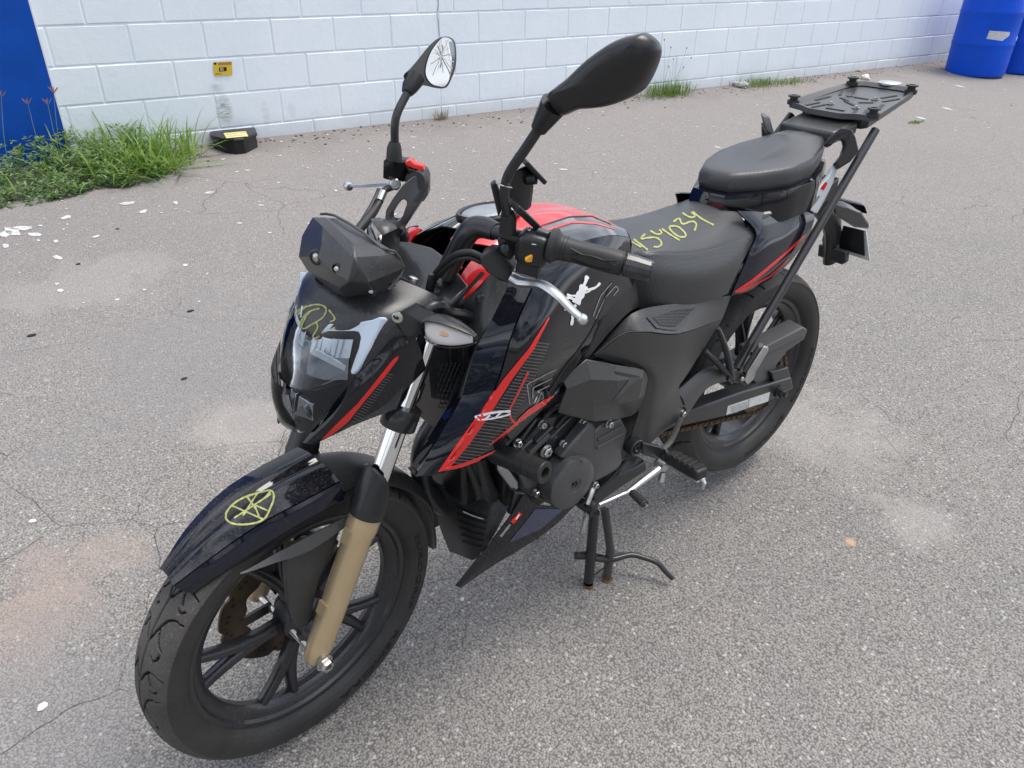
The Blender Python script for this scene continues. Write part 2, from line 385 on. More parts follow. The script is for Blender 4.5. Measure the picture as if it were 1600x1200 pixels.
def wall_material():
    m = bpy.data.materials.new('white_painted_block'); m.use_nodes = True; t = m.node_tree; b = t.nodes['Principled BSDF']; L = t.links.new
    geo = N(t, 'ShaderNodeNewGeometry'); ob = geo.outputs['Position']
    def noise(s, d=5, r=.6):
        n = N(t, 'ShaderNodeTexNoise'); n.inputs['Scale'].default_value = s; n.inputs['Detail'].default_value = d; n.inputs['Roughness'].default_value = r; L(ob, n.inputs['Vector']); return n.outputs['Fac']
    def rng(s, a, b_, c, d):
        n = N(t, 'ShaderNodeMapRange'); n.inputs[1].default_value = a; n.inputs[2].default_value = b_; n.inputs[3].default_value = c; n.inputs[4].default_value = d; L(s, n.inputs[0]); return n.outputs[0]
    def mixc(f, a, b_):
        n = N(t, 'ShaderNodeMix', data_type='RGBA'); L(f, n.inputs[0])
        for i, q in ((6, a), (7, b_)):
            if isinstance(q, tuple): n.inputs[i].default_value = (*q, 1)
            else: L(q, n.inputs[i])
        return n.outputs[2]
    c = mixc(rng(noise(2.2), .3, .7, 0, 1), (.70, .765, .83), (.76, .81, .86))
    c = mixc(rng(noise(9, 6), .55, .75, 0, .22), c, (.66, .68, .70))
    # rain splash and grime near the ground
    sx = N(t, 'ShaderNodeSeparateXYZ'); L(ob, sx.inputs[0])
    ad = N(t, 'ShaderNodeMath', operation='MULTIPLY_ADD'); L(noise(7, 6), ad.inputs[0]); ad.inputs[1].default_value = .16; L(sx.outputs[2], ad.inputs[2])
    c = mixc(rng(ad.outputs[0], ZBASE+.06, ZBASE+.22, .40, 0), c, (.42, .40, .37))
    # one dark scuff with a shape of its own
    def scuff(c, p, rx, rz, amt):
        q = N(t, 'ShaderNodeVectorMath', operation='SUBTRACT'); L(ob, q.inputs[0]); q.inputs[1].default_value = tuple(p)
        d1 = N(t, 'ShaderNodeVectorMath', operation='DOT_PRODUCT'); L(q.outputs[0], d1.inputs[0]); d1.inputs[1].default_value = tuple(WALLD/rx)
        d2 = N(t, 'ShaderNodeVectorMath', operation='DOT_PRODUCT'); L(q.outputs[0], d2.inputs[0]); d2.inputs[1].default_value = (0, 0, 1/rz)
        k = N(t, 'ShaderNodeCombineXYZ'); L(d1.outputs['Value'], k.inputs[0]); L(d2.outputs['Value'], k.inputs[1])
        ln = N(t, 'ShaderNodeVectorMath', operation='LENGTH'); L(k.outputs[0], ln.inputs[0])
        mp_ = N(t, 'ShaderNodeMapping'); mp_.inputs['Scale'].default_value = (25, 25, 130); L(ob, mp_.inputs[0])
        nn = N(t, 'ShaderNodeTexNoise'); nn.inputs['Scale'].default_value = 1; nn.inputs['Detail'].default_value = 5; L(mp_.outputs[0], nn.inputs['Vector'])
        a = N(t, 'ShaderNodeMath', operation='MULTIPLY'); L(rng(ln.outputs['Value'], .45, 1.1, 1, 0), a.inputs[0]); L(rng(nn.outputs['Fac'], .38, .68, .15, 1), a.inputs[1])
        a2 = N(t, 'ShaderNodeMath', operation='MULTIPLY'); L(a.outputs[0], a2.inputs[0]); a2.inputs[1].default_value = amt
        return mixc(a2.outputs[0], c, (.13, .13, .13))
    c = scuff(c, WL(350, 172), .055, .10, .75); c = scuff(c, WL(337, 138), .05, .03, .5); c = scuff(c, WL(415, 178), .03, .09, .22); c = scuff(c, WL(456, 172), .035, .05, .2)
    L(c, b.inputs['Base Color']); b.inputs['Roughness'].default_value = .55; b.inputs['Specular IOR Level'].default_value = .4
    bn = N(t, 'ShaderNodeBump'); bn.inputs['Distance'].default_value = .003; bn.inputs['Strength'].default_value = .7
    h = N(t, 'ShaderNodeMath', operation='ADD'); L(noise(28, 6), h.inputs[0]); h2 = N(t, 'ShaderNodeMath', operation='MULTIPLY'); L(noise(120, 3), h2.inputs[0]); h2.inputs[1].default_value = .35; L(h2.outputs[0], h.inputs[1])
    L(h.outputs[0], bn.inputs['Height']); L(bn.outputs[0], b.inputs['Normal'])
    return m
MW = wall_material()
wall = thing('block_wall', wall_pt(3, ZBASE), 'long white painted concrete block wall behind the motorcycle', 'wall')
SL, SR = -3.2, 13.2; S_EDGE = 2.36           # section boundary with the cracked movement joint
bb = MB()                                       # mortar bed behind the block faces
a0, a1 = wall_pt(SL, -.3, -.20), wall_pt(SR, -.3, -.20)
c0 = (wall_pt(SL, 0, -.1)+wall_pt(SR, 0, -.1))/2
AX = np.array([WALLD, WALLN, [0, 0, 1]])
bb.box(c0+np.array([0, 0, 1.35]), (SR-SL, .1915, 3.3), AX)
mk('mortar', bb, MW, wall)
def block_mesh(wd, key, cache={}):
    if key in cache: return cache[key]
    b = MB(); w2, h2, d = wd/2-.0022, .0978, .010; e = .0065
    R1 = [(-w2, -d, -h2), (w2, -d, -h2), (w2, -d, h2), (-w2, -d, h2)]
    R2 = [(-w2, -e*.8, -h2), (w2, -e*.8, -h2), (w2, -e*.8, h2), (-w2, -e*.8, h2)]
    R3 = [(-w2+e, 0, -h2+e), (w2-e, 0, -h2+e), (w2-e, 0, h2-e), (-w2+e, 0, h2-e)]
    b.loft([R1, R2, R3])
    me = bpy.data.meshes.new('block'); me.from_pydata([tuple(p) for p in b.v], [], b.f); me.materials.append(MW)
    bm = bmesh.new(); bm.from_mesh(me); bmesh.ops.recalc_face_normals(bm, faces=bm.faces); bm.to_mesh(me); bm.free()
    cache[key] = me; return me
RW = Matrix((tuple(WALLD), tuple(WALLN), (0, 0, 1))).transposed().to_4x4()
upper = MB()
for ci in range(-1, 12):
    zc = ZB4+.2*ci+.1
    if zc > 3.0: break
    ph1 = 0.0 if ci % 2 == 0 else .2            # course B2..B1 (ci 2) has joints at whole multiples
    ph2 = 2.683 if ci % 2 == 0 else 2.883
    edges = [SL]
    k = math.ceil((SL-ph1)/.4)
    while ph1+.4*k < S_EDGE-.02: edges.append(ph1+.4*k) if ph1+.4*k > SL+.05 else None; k += 1
    edges.append(S_EDGE)
    k = math.ceil((S_EDGE-ph2)/.4+.12)
    while ph2+.4*k < SR-.05: edges.append(ph2+.4*k); k += 1
    edges.append(SR)
    for i in range(len(edges)-1):
        s0, s1 = edges[i], edges[i+1]; wd = s1-s0
        if wd < .03: continue
        off = rnd.uniform(-.0012, .0016)
        if ci <= 5 and s1 > -.6 and s0 < 12.4:
            o = bpy.data.objects.new('block', block_mesh(wd, round(wd, 3))); col.objects.link(o); o.parent = wall
            mw = Matrix.Translation(Vector(tuple(wall_pt((s0+s1)/2, zc, off)-np.array(wall.location))))@RW@Matrix.Rotation(rnd.uniform(-.004, .004), 4, 'Z')@Matrix.Rotation(rnd.uniform(-.003, .003), 4, 'Y')
            o.matrix_local = mw
        else:
            upper.box(wall_pt((s0+s1)/2, zc, -.006), (wd-.007, .012, .193), AX)
uo = mk('upper_block', upper, MW, wall, flat=True); uo['kind'] = 'stuff'
# long hairline crack running down the movement joint
MDK = mat('dark_crack', (.16, .17, .19), .9)
ckm = MB(); pts = []
for i in range(26):
    z = ZB4+1.0-.035*i; pts.append(wall_pt(S_EDGE+.012*math.sin(i*.9)*rnd.random()+rnd.uniform(-.004, .004), z, .0015))
ckm.tube(pts, .0016, 4); mk('crack', ckm, MDK, wall)

# blue painted steel column at the wall's end
def blue_mat(name, c, ro):
    return mat(name, c, ro, noise=(6, .12), spec=.25, bump=('noise', 60, .0006))
MBL = blue_mat('blue_gloss_enamel', (.001, .062, .36), .45)
sA = (WL(57, 50, .02)-WALLP)@WALLD
blue = thing('blue_panel', wall_pt(sA-1.2, ZBASE-.02), 'tall royal blue painted metal panel at the end of the white wall', 'panel')
bl = MB(); bl.box(wall_pt(sA-1.2, ZBASE+1.45, .012), (2.4, .055, 2.95), AX); mk('sheet', bl, MBL, blue, bev=.003)
ed = MB(); ed.box(wall_pt(sA+.004, ZBASE+1.45, .006), (.0072, .06, 2.93), AX); mk('edge_trim', ed, M['white'], blue)
# ================================================================== motorcycle
bike = thing('motorcycle', (0.65, 0.0, 0.0), 'black naked motorcycle with red stripes and gold fork on its centre stand', 'motorcycle')
def part(name, mb, m, par=None, **k): return mk(name, mb, m, par or bike, **k)
# ---------------- tyres with real grooves
TP = ([0, .15, .30, .45, .57, .64, .655, .74, .82, .90, 1.0], [0, .26, .53, .80, .98, 1.06, 1.035, 1.05, 1.01, .88, .66], [1, .988, .948, .865, .765, .69, .675, .47, .28, .12, 0])
def tyre_prof(t, Rr, hw, ri):
    a = abs(t); return -math.copysign(1, t)*hw*float(np.interp(a, TP[0], TP[1])), ri+(Rr-ri)*float(np.interp(a, TP[0], TP[2]))
def tyre_geo(c, Rr, hw, ri, ntheta, groove, depth=.004, npro=56):
    ph = np.linspace(0, PI, npro+1)
    GMK = np.zeros((ntheta, npro+1)); V = np.zeros((ntheta, npro+1, 3)); th = np.linspace(0, 2*PI, ntheta, endpoint=False)
    for j, p in enumerate(ph):
        w_, r = tyre_prof(p/PI*2-1, Rr, hw, ri)
        if groove is not None and abs(p/PI*2-1) < .66: dmask = groove(th, w_)
        else: dmask = np.zeros(ntheta)
        rr = r-depth*dmask; GMK[:, j] = dmask
        V[:, j, 0] = c[0]+rr*np.cos(th); V[:, j, 1] = c[1]+w_; V[:, j, 2] = c[2]+rr*np.sin(th)
    n = npro+1; VV = V.reshape(-1, 3); F = []
    for i in range(ntheta):
        k = (i+1) % ntheta
        for j in range(npro): F.append((i*n+j, k*n+j, k*n+j+1, i*n+j+1))
        F.append((i*n+npro, k*n+npro, k*n, i*n))
    b = MB(); b.add(VV, F); b.gm = GMK.reshape(-1); return b
def seg_mask(segs, period, Rr, hw, wd):
    """segs: polylines in (fraction of the period, fraction of half width)"""
    L = period*Rr; S_ = []
    for pl in segs:
        for a, b in zip(pl[:-1], pl[1:]): S_.append((a[0]*L, a[1]*hw, b[0]*L, b[1]*hw))
    def f(th, y):
        x = np.mod(th, period)*Rr; m = np.zeros_like(x)
        for x0, y0, x1, y1 in S_:
            for sh in (-L, 0, L):
                dx, dy = x1-x0, y1-y0; t = np.clip(((x-x0-sh)*dx+(y-y0)*dy)/(dx*dx+dy*dy+1e-12), 0, 1)
                d = np.hypot(x-sh-(x0+t*dx), y-(y0+t*dy)); m = np.maximum(m, np.clip(1.35-d/wd, 0, 1))
        return m
    return f
FC = np.array([1.353, 0, .297]); RC = np.array([0, 0, .307+.0524])
fseg = []
for s in (1, -1):
    o = 0 if s > 0 else .5
    def q(pts, s=s, o=o): return [(a+o, b*s) for a, b in pts]
    fseg += [q([(0, .04), (.08, .16), (.20, .30), (.30, .46), (.34, .66), (.33, .92)]), q([(.20, .30), (.10, .40), (.02, .52), (-.03, .68)]),
             q([(.50, .10), (.60, .24), (.68, .42), (.68, .64), (.63, .92)]), q([(.68, .42), (.58, .50), (.52, .60)]), q([(.86, .36), (.82, .48), (.86, .62), (.93, .66)]), q([(.46, .56), (.43, .68), (.47, .80)])]
fseg += [[(0, .03), (.5, .03), (1, .03)]]
ftg = tyre_geo(FC, .297, .047, .229, 1300, seg_mask(fseg, 2*PI/12, .29, .047, .0015), .006, 96); FGM = ftg.gm
fw = part('front_tyre', ftg, M['tyre'], st=True, ang=40)
rseg = []
for s in (1, -1):
    o = 0 if s > 0 else .5
    rseg += [[(a+o, b*s) for a, b in pl] for pl in ([(.0, .10), (.18, .30), (.30, .62), (.34, .92)], [(.42, .22), (.58, .50), (.64, .90)], [(.7, .08), (.82, .20), (.86, .34)])]
rtg = tyre_geo(RC, .307, .066, .229, 800, seg_mask(rseg, 2*PI/12, .30, .066, .0030), .006, 60); RGM = rtg.gm
rw = part('rear_tyre', rtg, M['tyre'], ang=40)
def tread_faces(o, npro, gm_):
    o.data.materials.append(M['tread']); n = len(o.data.polygons); idx = np.zeros(n, dtype=np.int32); j = np.arange(n) % (npro+1); t = np.abs((j+.5)/npro*2-1); idx[(t < .642) & (j < npro)] = 1; o.data.materials.append(M['deep_black']); fv = np.array([gm_[list(f.vertices)].mean() for f in o.data.polygons]); idx[fv > .42] = 2; o.data.polygons.foreach_set('material_index', idx)  # groove faces black: clean rubber, with the groove's shade painted in too
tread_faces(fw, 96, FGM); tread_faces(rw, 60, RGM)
def arc_text(txt, c, rad, size, a0, a1, y, name, par, st):
    V, F = text_geo(txt, size, .0008)
    w_ = V[:, 0].max()-V[:, 0].min(); b = MB(); VV = []
    for x, yy, z in V:
        a = a0+(a1-a0)*(x-V[:, 0].min())/w_; r = rad+yy
        VV.append((c[0]-0+r*math.cos(a), y(r)+z, c[2]+r*math.sin(a)))
    b.add(VV, F); mk(name, b, M['deep_black'], par, st=st)
def sidey(hw, ri, Rr):
    def f(r):
        return hw*float(np.interp((r-ri)/(Rr-ri), TP[2][::-1], TP[1][::-1]))+.0003
    return f
# viewed from the left side: +x is to the left, so angles run from the rear upwards and clockwise in the view
arc_text('EUROGRIP', FC, .257, .016, math.radians(165), math.radians(210), sidey(.047, .229, .297), 'tyre_lettering', fw, True)
arc_text('REMORA', FC, .257, .016, math.radians(222), math.radians(262), sidey(.047, .229, .297), 'tyre_lettering', fw, True)
arc_text('PROTORQ', RC, .261, .018, math.radians(176), math.radians(216), sidey(.066, .229, .307), 'tyre_lettering', rw, False)
arc_text('EXTREME', RC, .261, .018, math.radians(226), math.radians(268), sidey(.066, .229, .307), 'tyre_lettering', rw, False)
# ---------------- rims
def rim_geo(c, hw, r0=.2345, rb=.196):
    b = MB(); h = hw
    prof = [(r0-.003, -h), (r0, -h+.004), (r0-.004, -h+.009), (.214, -h+.013), (.207, -h+.02), (.207, h-.02), (.214, h-.013), (r0-.004, h-.009), (r0, h-.004), (r0-.003, h), (.221, h-.002), (.217, h-.008), (.208, h-.012), (rb+.004, h-.018), (rb, h-.024), (rb, -h+.024), (rb+.004, -h+.018), (.208, -h+.012), (.217, -h+.008), (.221, -h+.002)]
    b.lathe(prof, c, (0, 1, 0), 96, closed=True); return b
def spoke(c, a, hub_r, rim_r, y0, y1, wd0, wd1, da, dep=.022):
    """one arm from hub (angle a) to rim (angle a+da); a tapering bevelled bar"""
    b = MB(); rings = []
    for t in np.linspace(0, 1, 9):
        r = hub_r+(rim_r-hub_r)*t; an = a+da*max(0., (t-.22)/.78); y = y0+(y1-y0)*t; w2 = (wd0+(wd1-wd0)*t)/2; d2 = dep/2*(1.15-.25*t)
        rad = np.array([math.cos(an), 0, math.sin(an)]); tan = np.array([-math.sin(an), 0, math.cos(an)]); p = c+rad*r+np.array([0, y, 0])
        yv = np.array([0, 1, 0])
        rings.append([p-tan*w2-yv*d2*.6, p-tan*w2*.5-yv*d2, p+tan*w2*.5-yv*d2, p+tan*w2-yv*d2*.6, p+tan*w2+yv*d2*.6, p+tan*w2*.45+yv*d2, p-tan*w2*.45+yv*d2, p-tan*w2+yv*d2*.6])
    b.loft(rings); return b
def wheel(c, hw, ang0, st, tyre, hubr, huby, nm):
    rim = mk(nm, rim_geo(c, hw), M['rim'], bike, st=st, ang=30)
    hub = MB(); hub.lathe([(.012, -huby), (hubr*.6, -huby), (hubr*.72, -huby*.7), (hubr, -huby*.45), (hubr, huby*.45), (hubr*.72, huby*.7), (hubr*.6, huby), (.012, huby)], c, (0, 1, 0), 40)
    mk('hub', hub, M['rim'], rim, st=st)
    for k in range(5):
        for da in (-.18, .18):
            a = ang0+2*PI*k/5
            mk('spoke', spoke(c, a, hubr*.8, .202, 0, 0, .028, .018, da, .026), M['rim'], rim, st=st, ang=50)
    return rim
frim = wheel(FC, .030, math.radians(-69), True, fw, .045, .045, 'front_wheel')
rrim = wheel(RC, .046, math.radians(10), False, rw, .060, .06, 'rear_wheel')
# valve stem on the front rim
vp = FC+np.array([.196*math.cos(math.radians(143)), .012, .196*math.sin(math.radians(143))])
vd = -np.array([math.cos(math.radians(143)), -.5, math.sin(math.radians(143))]); vb = MB(); vb.tube([vp, vp+unit(vd)*.012, vp+unit(vd)*.03], [.0065, .0045, .004], 10); mk('valve_stem', vb, M['rubber'], frim, st=True)
# red rim tape lettering
arc_text('RACING', FC, .2175, .011, math.radians(121), math.radians(141), lambda r: .0252, 'rim_sticker', frim, True)
bpy.data.objects[[o.name for o in frim.children if o.name.startswith('rim_sticker')][0]].data.materials[0] = M['redd']
# ---------------- front disc (petal) on the right side
def disc(c, y, ro, ri_, th, npet, nm, par, st, m):
    b = MB(); n = 160; V = []; F = []
    for yy in (y-th/2, y+th/2):
        for i in range(n):
            a = 2*PI*i/n; r = ro*(1-.035*max(0, math.cos(npet*a))**6*1.6)
            V.append((c[0]+r*math.cos(a), yy, c[2]+r*math.sin(a)))
        for i in range(n):
            a = 2*PI*i/n; r = ri_*(1+.05*math.cos(npet*a)); V.append((c[0]+r*math.cos(a), yy, c[2]+r*math.sin(a)))
    for i in range(n):
        j = (i+1) % n
        F += [(i, j, n+j, n+i), (2*n+i, 3*n+i, 3*n+j, 2*n+j), (i, 2*n+i, 2*n+j, j), (n+i, n+j, 3*n+j, 3*n+i)]
    b.add(V, F); o = mk(nm, b, m, par or bike, st=st); fixn(o)
    hb = MB()
    for i in range(npet*4):
        a = 2*PI*(i+.3*(i % 2))/(npet*4); r = ro*(.90-.05*(i % 4)/3)
        p = np.array([c[0]+r*math.cos(a), y, c[2]+r*math.sin(a)]); hb.cyl(p-np.array([0, th*.53, 0]), p+np.array([0, th*.53, 0]), .0042, 8)
    mk('drill_hole', hb, M['deep_black'], o, st=st)['kind'] = 'stuff'
    return o
disc(FC, -.052, .135, .085, .005, 10, 'brake_disc', None, True, M['disc'])
dc = MB()
for k in range(5):
    a = 2*PI*k/5; r = np.array([math.cos(a), 0, math.sin(a)]); dc.bar(FC+r*.03+np.array([0, -.05, 0]), FC+r*.092+np.array([0, -.052, 0]), .022, .006, (0, 1, 0))
part('disc_carrier', dc, M['rim'], st=True)
# ---------------- fork
FT = S(644, 600, .100); FB = S(518, 955, .100); fdir = unit(FT-FB)
def fpt(t, s=1): p = FB+fdir*t; return np.array([p[0], p[1]*s, p[2]])
def tz(v_):                                    # distance along the fork axis that shows at image row v_
    best = min(np.linspace(-.3, .9, 1201), key=lambda t: abs(projv(fpt(t))-v_)); return float(best)
def projuv(P):
    d = CB@(steer(P)-CP); return 800+FPX*d[0]/d[2], 600-FPX*d[1]/d[2]
def projv(P): return projuv(P)[1]
t_ax = tz(1022); t_gt = tz(800); t_boot = tz(752); t_low = tz(655); t_top = tz(505)
for s in (1, -1):
    b = MB(); b.tube([fpt(t_ax-.012, s), fpt(t_ax-.004, s), fpt(t_ax+.02, s), fpt(t_gt-.045, s), fpt(t_gt-.03, s), fpt(t_gt, s)], [.017, .021, .0235, .0255, .0285, .0285], 32)
    lug = fpt(t_ax+.11, s)+np.array([.020, 0, .0]); b.bar(lug-fdir*.012, lug+fdir*.012, .018, .022, (0, 1, 0))
    lug = fpt(t_gt-.03, s)+np.array([.026, 0, -.004]); b.bar(lug-fdir*.014, lug+fdir*.014, .015, .02, (0, 1, 0))
    leg = part('fork_lower', b, M['gold'], st=True, ang=40)
    bt = MB(); nb = 40                           # rubber guard: a collar with a tall rounded shield at the front and outer side
    rings = []
    u_, v_, a_ = frame(fdir)
    for i, (hh, rr) in enumerate([(-.004, .0305), (.004, .0315), (.016, .031), (.020, .030)]):
        rings.append([fpt(t_gt+hh, s)+rr*(math.cos(2*PI*k/nb)*u_+math.sin(2*PI*k/nb)*v_) for k in range(nb)])
    bt.loft(rings)
    part('dust_seal', bt, M['rubber'], st=True)
    g_ = MB(); rows = []
    for hh in np.linspace(0, 1, 9):
        span = math.radians(105)*math.sqrt(max(1-hh**3, .02)); row = []
        for k in np.linspace(-1, 1, 15):
            an = k*span; d = np.array([math.cos(an), math.sin(an)*s+.0, 0]); d = unit(d-fdir*(d@fdir)); row.append(fpt(t_gt+.012+(t_boot-t_gt+.018)*hh, s)+d*(.0305-.004*hh))
        rows.append(row)
    g_.net(rows, 1, 1, .003, flip=(s > 0)); part('fork_guard', g_, M['plastic_clean'], st=True, ang=60)
    b = MB(); b.cyl(fpt(t_gt, s), fpt(t_low, s), .0185, 32); part('stanchion', b, M['chrome'], st=True)
    b = MB(); b.cyl(fpt(t_low, s), fpt(t_top+.012, s), .0186, 32); part('upper_fork_tube', b, M['chrome'], st=True)
# axle with nut
ab = MB(); ac = fpt(t_ax); ab.cyl((ac[0], -.115, ac[2]), (ac[0], .122, ac[2]), .0085, 16); part('front_axle', ab, M['steel'], st=True)
ab = MB(); ab.lathe([(.0165, 0), (.0165, .004), (.014, .005)], (ac[0], .122, ac[2]), (0, 1, 0), 24); ab.lathe([(.0125, .005), (.0125, .014), (.011, .017), (.007, .017), (.006, .010)], (ac[0], .122, ac[2]), (0, 1, 0), 6); part('axle_nut', ab, M['steel'], st=True, ang=25)

b = MB(); b.lathe([(.012, .040), (.036, .044), (.038, .060), (.030, .072), (.014, .076), (.012, .098)], (FC[0], 0, FC[2]), (0, 1, 0), 28); part('hub_spacer', b, M['metal_black'], st=True)
b = MB(); cl_ = FC+np.array([-.085, -.060, .085]); b.box(cl_, (.075, .050, .045), np.array([[.7, 0, .714], [0, 1, 0], [-.714, 0, .7]])); part('brake_caliper', b, M['metal_black'], st=True, bev=.008)
# ---------------- tracing helpers: every trace gets its own distance from the mid-plane (y)
from mathutils.bvhtree import BVHTree
def SS(l): return [S(u, v, y) for u, v, y in l]
def WW(l): return [W(u, v, y) for u, v, y in l]
def pk(name, l, vec, m, st=False, bev=.0015, par=None, seg=2, **k):
    b = MB(); b.prism((SS if st else WW)(l), vec); return part(name, b, m, par, st=st, bev=bev, seg=seg, **k)
def both(name, mb, m, st=False, **k):
    return part(name, mb, m, st=st, **k), part(name, mb.mirror(), m, st=st, **k)
def bvh(objs):
    V = []; F = []
    for o in (objs if isinstance(objs, (list, tuple)) else [objs]):
        off = np.zeros(3); p = o.parent
        while p is not None: off += np.array(p.location); p = p.parent
        k = len(V); V += [tuple(np.array(v.co)+off) for v in o.data.vertices]; F += [tuple(i+k for i in f.vertices) for f in o.data.polygons]
    return BVHTree.FromPolygons(V, F)
def cast(tree, u, v, lift=.0007):
    d = Vector(tuple(unit(CB.T@np.array([(u-800)/FPX, -(v-600)/FPX, 1.0]))))
    h = tree.ray_cast(Vector(tuple(CP)), d)
    if h[0] is None: return None
    n = h[1] if h[1].dot(d) < 0 else -h[1]
    return np.array(h[0]+n*lift)
def resample(P, n):
    P = np.asarray(P, float); s = np.r_[0, np.cumsum(np.linalg.norm(np.diff(P, axis=0), axis=1))]
    t = np.linspace(0, s[-1], n); return np.c_[np.interp(t, s, P[:, 0]), np.interp(t, s, P[:, 1])]
def keep(F):
    # only the largest connected piece of a sheet
    par_ = {}
    def find(x):
        while par_.setdefault(x, x) != x: x = par_[x]
        return x
    edges = {}
    for k, f in enumerate(F):
        for a, c in zip(f, f[1:]+f[:1]): edges.setdefault((min(a, c), max(a, c)), []).append(k)
    for l in edges.values():
        for k in l[1:]: par_[find(k)] = find(l[0])
    g_ = {}
    for k, f in enumerate(F): g_.setdefault(find(k), []).append(f)
    return max(g_.values(), key=len) if g_ else []
def strip(b, tree, A, B, n=24, m=3, lift=.0007):
    """sheet laid on the surface between two traced edges"""
    A = resample(A, n); B = resample(B, n); V = []; ok = []
    for i in range(n):
        for j in range(m):
            q = A[i]+(B[i]-A[i])*j/(m-1); p = cast(tree, q[0], q[1], lift); ok.append(p is not None); V.append(p if p is not None else np.zeros(3))
    F = []
    for i in range(n-1):
        for j in range(m-1):
            f = (i*m+j, i*m+j+1, (i+1)*m+j+1, (i+1)*m+j)
            if all(ok[q] for q in f) and max(np.linalg.norm(V[f[0]]-V[f[2]]), np.linalg.norm(V[f[1]]-V[f[3]])) < .06: F.append(f)
    F = keep(F); use = sorted({q for f in F for q in f}); ix = {q: k for k, q in enumerate(use)}
    b.add([V[q] for q in use], [tuple(ix[q] for q in f) for f in F]); return b
def stroke(b, tree, pts, wd, sm=4, lift=.0007, n=None):
    P = np.asarray(pts, float)
    if sm and len(P) > 2: P = cr(np.c_[P, np.zeros(len(P))], sm)[:, :2]
    n = n or max(4, int(np.sum(np.linalg.norm(np.diff(P, axis=0), axis=1))/3)); P = resample(P, n)
    T = np.gradient(P, axis=0); T /= np.maximum(np.linalg.norm(T, axis=1, keepdims=True), 1e-9); Nn = np.c_[-T[:, 1], T[:, 0]]
    w_ = np.full(n, wd/2)*(1+.18*np.sin(np.arange(n)*1.7)); return strip(b, tree, P-Nn*w_[:, None], P+Nn*w_[:, None], n, 2, lift)
def clear_mat(name, tint, gloss, rough=.04):
    m = bpy.data.materials.new(name); m.use_nodes = True; t = m.node_tree; t.nodes.clear(); L = t.links.new
    o = N(t, 'ShaderNodeOutputMaterial'); mx = N(t, 'ShaderNodeMixShader'); tr = N(t, 'ShaderNodeBsdfTransparent'); gl = N(t, 'ShaderNodeBsdfGlossy'); fr = N(t, 'ShaderNodeLayerWeight')
    tr.inputs[0].default_value = (*tint, 1); gl.inputs['Roughness'].default_value = rough; fr.inputs['Blend'].default_value = gloss
    L(fr.outputs['Fresnel'], mx.inputs[0]); L(tr.outputs[0], mx.inputs[1]); L(gl.outputs[0], mx.inputs[2]); L(mx.outputs[0], o.inputs[0]); return m
M['bowl'] = mat('headlamp_bowl', (.66, .69, .72), .22, metal=.15)
M['bowl_low'] = mat('dimmed_lower_bowl', (.30, .32, .34), .18, metal=.6)  # darker copy of the bowl: the duller lower reflection put into its colour
M['lens'] = clear_mat('clear_lamp_lens', (.93, .95, .97), .22)
M['visor'] = clear_mat('smoked_visor', (.74, .75, .77), .20, .08)
def steel_bolt(p, ax, r, h, m, par=None, st=False, name='bolt', hexn=6):
    b = MB(); b.lathe([(r*1.25, 0), (r*1.25, h*.25)], p, ax, 16); b.lathe([(r, h*.25), (r, h*.85), (r*.8, h), (r*.35, h), (r*.3, h*.6)], p, ax, hexn); return part(name, b, m, par, st=st, ang=25)
def pan_screw(p, ax, r, m, st=False, par=None):
    b = MB(); b.lathe([(r, 0), (r, r*.25), (r*.8, r*.55), (r*.35, r*.62), (r*.3, r*.3), (.0001, r*.3)], p, ax, 14); return part('screw', b, m, par, st=st, ang=40)
# ---------------- headlamp
YS = (0, .035, .075, .105, .128)
CW = [[(1.155, .950), (1.150, .948), (1.130, .938), (1.105, .922), (1.080, .895)],
      [(1.232, .922), (1.226, .923), (1.203, .925), (1.175, .918), (1.140, .890)],
      [(1.258, .888), (1.253, .894), (1.232, .903), (1.203, .905), (1.165, .875)],
      [(1.272, .850), (1.266, .855), (1.244, .862), (1.218, .862), (1.180, .845)],
      [(1.284, .800), (1.276, .800), (1.255, .810), (1.228, .815), (1.188, .810)],
      [(1.296, .755), (1.288, .758), (1.265, .765), (1.232, .775), (1.195, .785)],
      [(1.312, .712), (1.302, .716), (1.275, .730), (1.242, .750), (1.205, .765)]]
rows = [[np.array([x, -y, z]) for (x, z), y in list(zip(r, YS))[:0:-1]]+[np.array([x, y, z]) for (x, z), y in zip(r, YS)] for r in CW]
b = MB(); b.net(rows, 5, 5, .003); cowl = part('headlamp_cowl', b, M['matte'], st=True); fixn(cowl)
def sheet(lrows, both_=True, nu=6, nv=6, th=.002, dx=0.):
    """symmetric net from half rows of (x, y, z) that start at y = 0"""
    rr = [[np.array([x+dx, -y, z]) for x, y, z in r[:0:-1]]+[np.array([x+dx, y, z]) for x, y, z in r] for r in lrows]
    q = MB(); q.net(rr, nu, nv, th); return q
LR = [[(1.274, 0, .868), (1.268, .04, .876), (1.243, .080, .888)], [(1.300, 0, .836), (1.292, .04, .840), (1.257, .084, .860)], [(1.318, 0, .797), (1.308, .04, .803), (1.266, .080, .828)]]
b = sheet([[(x-.050, y*.97, z) for x, y, z in r] for r in LR], th=.003); lamp = part('headlamp', b, M['plastic_clean'], st=True); fixn(lamp)
b = sheet(LR, th=.002); fixn(part('headlamp_lens', b, M['lens'], lamp, st=True))
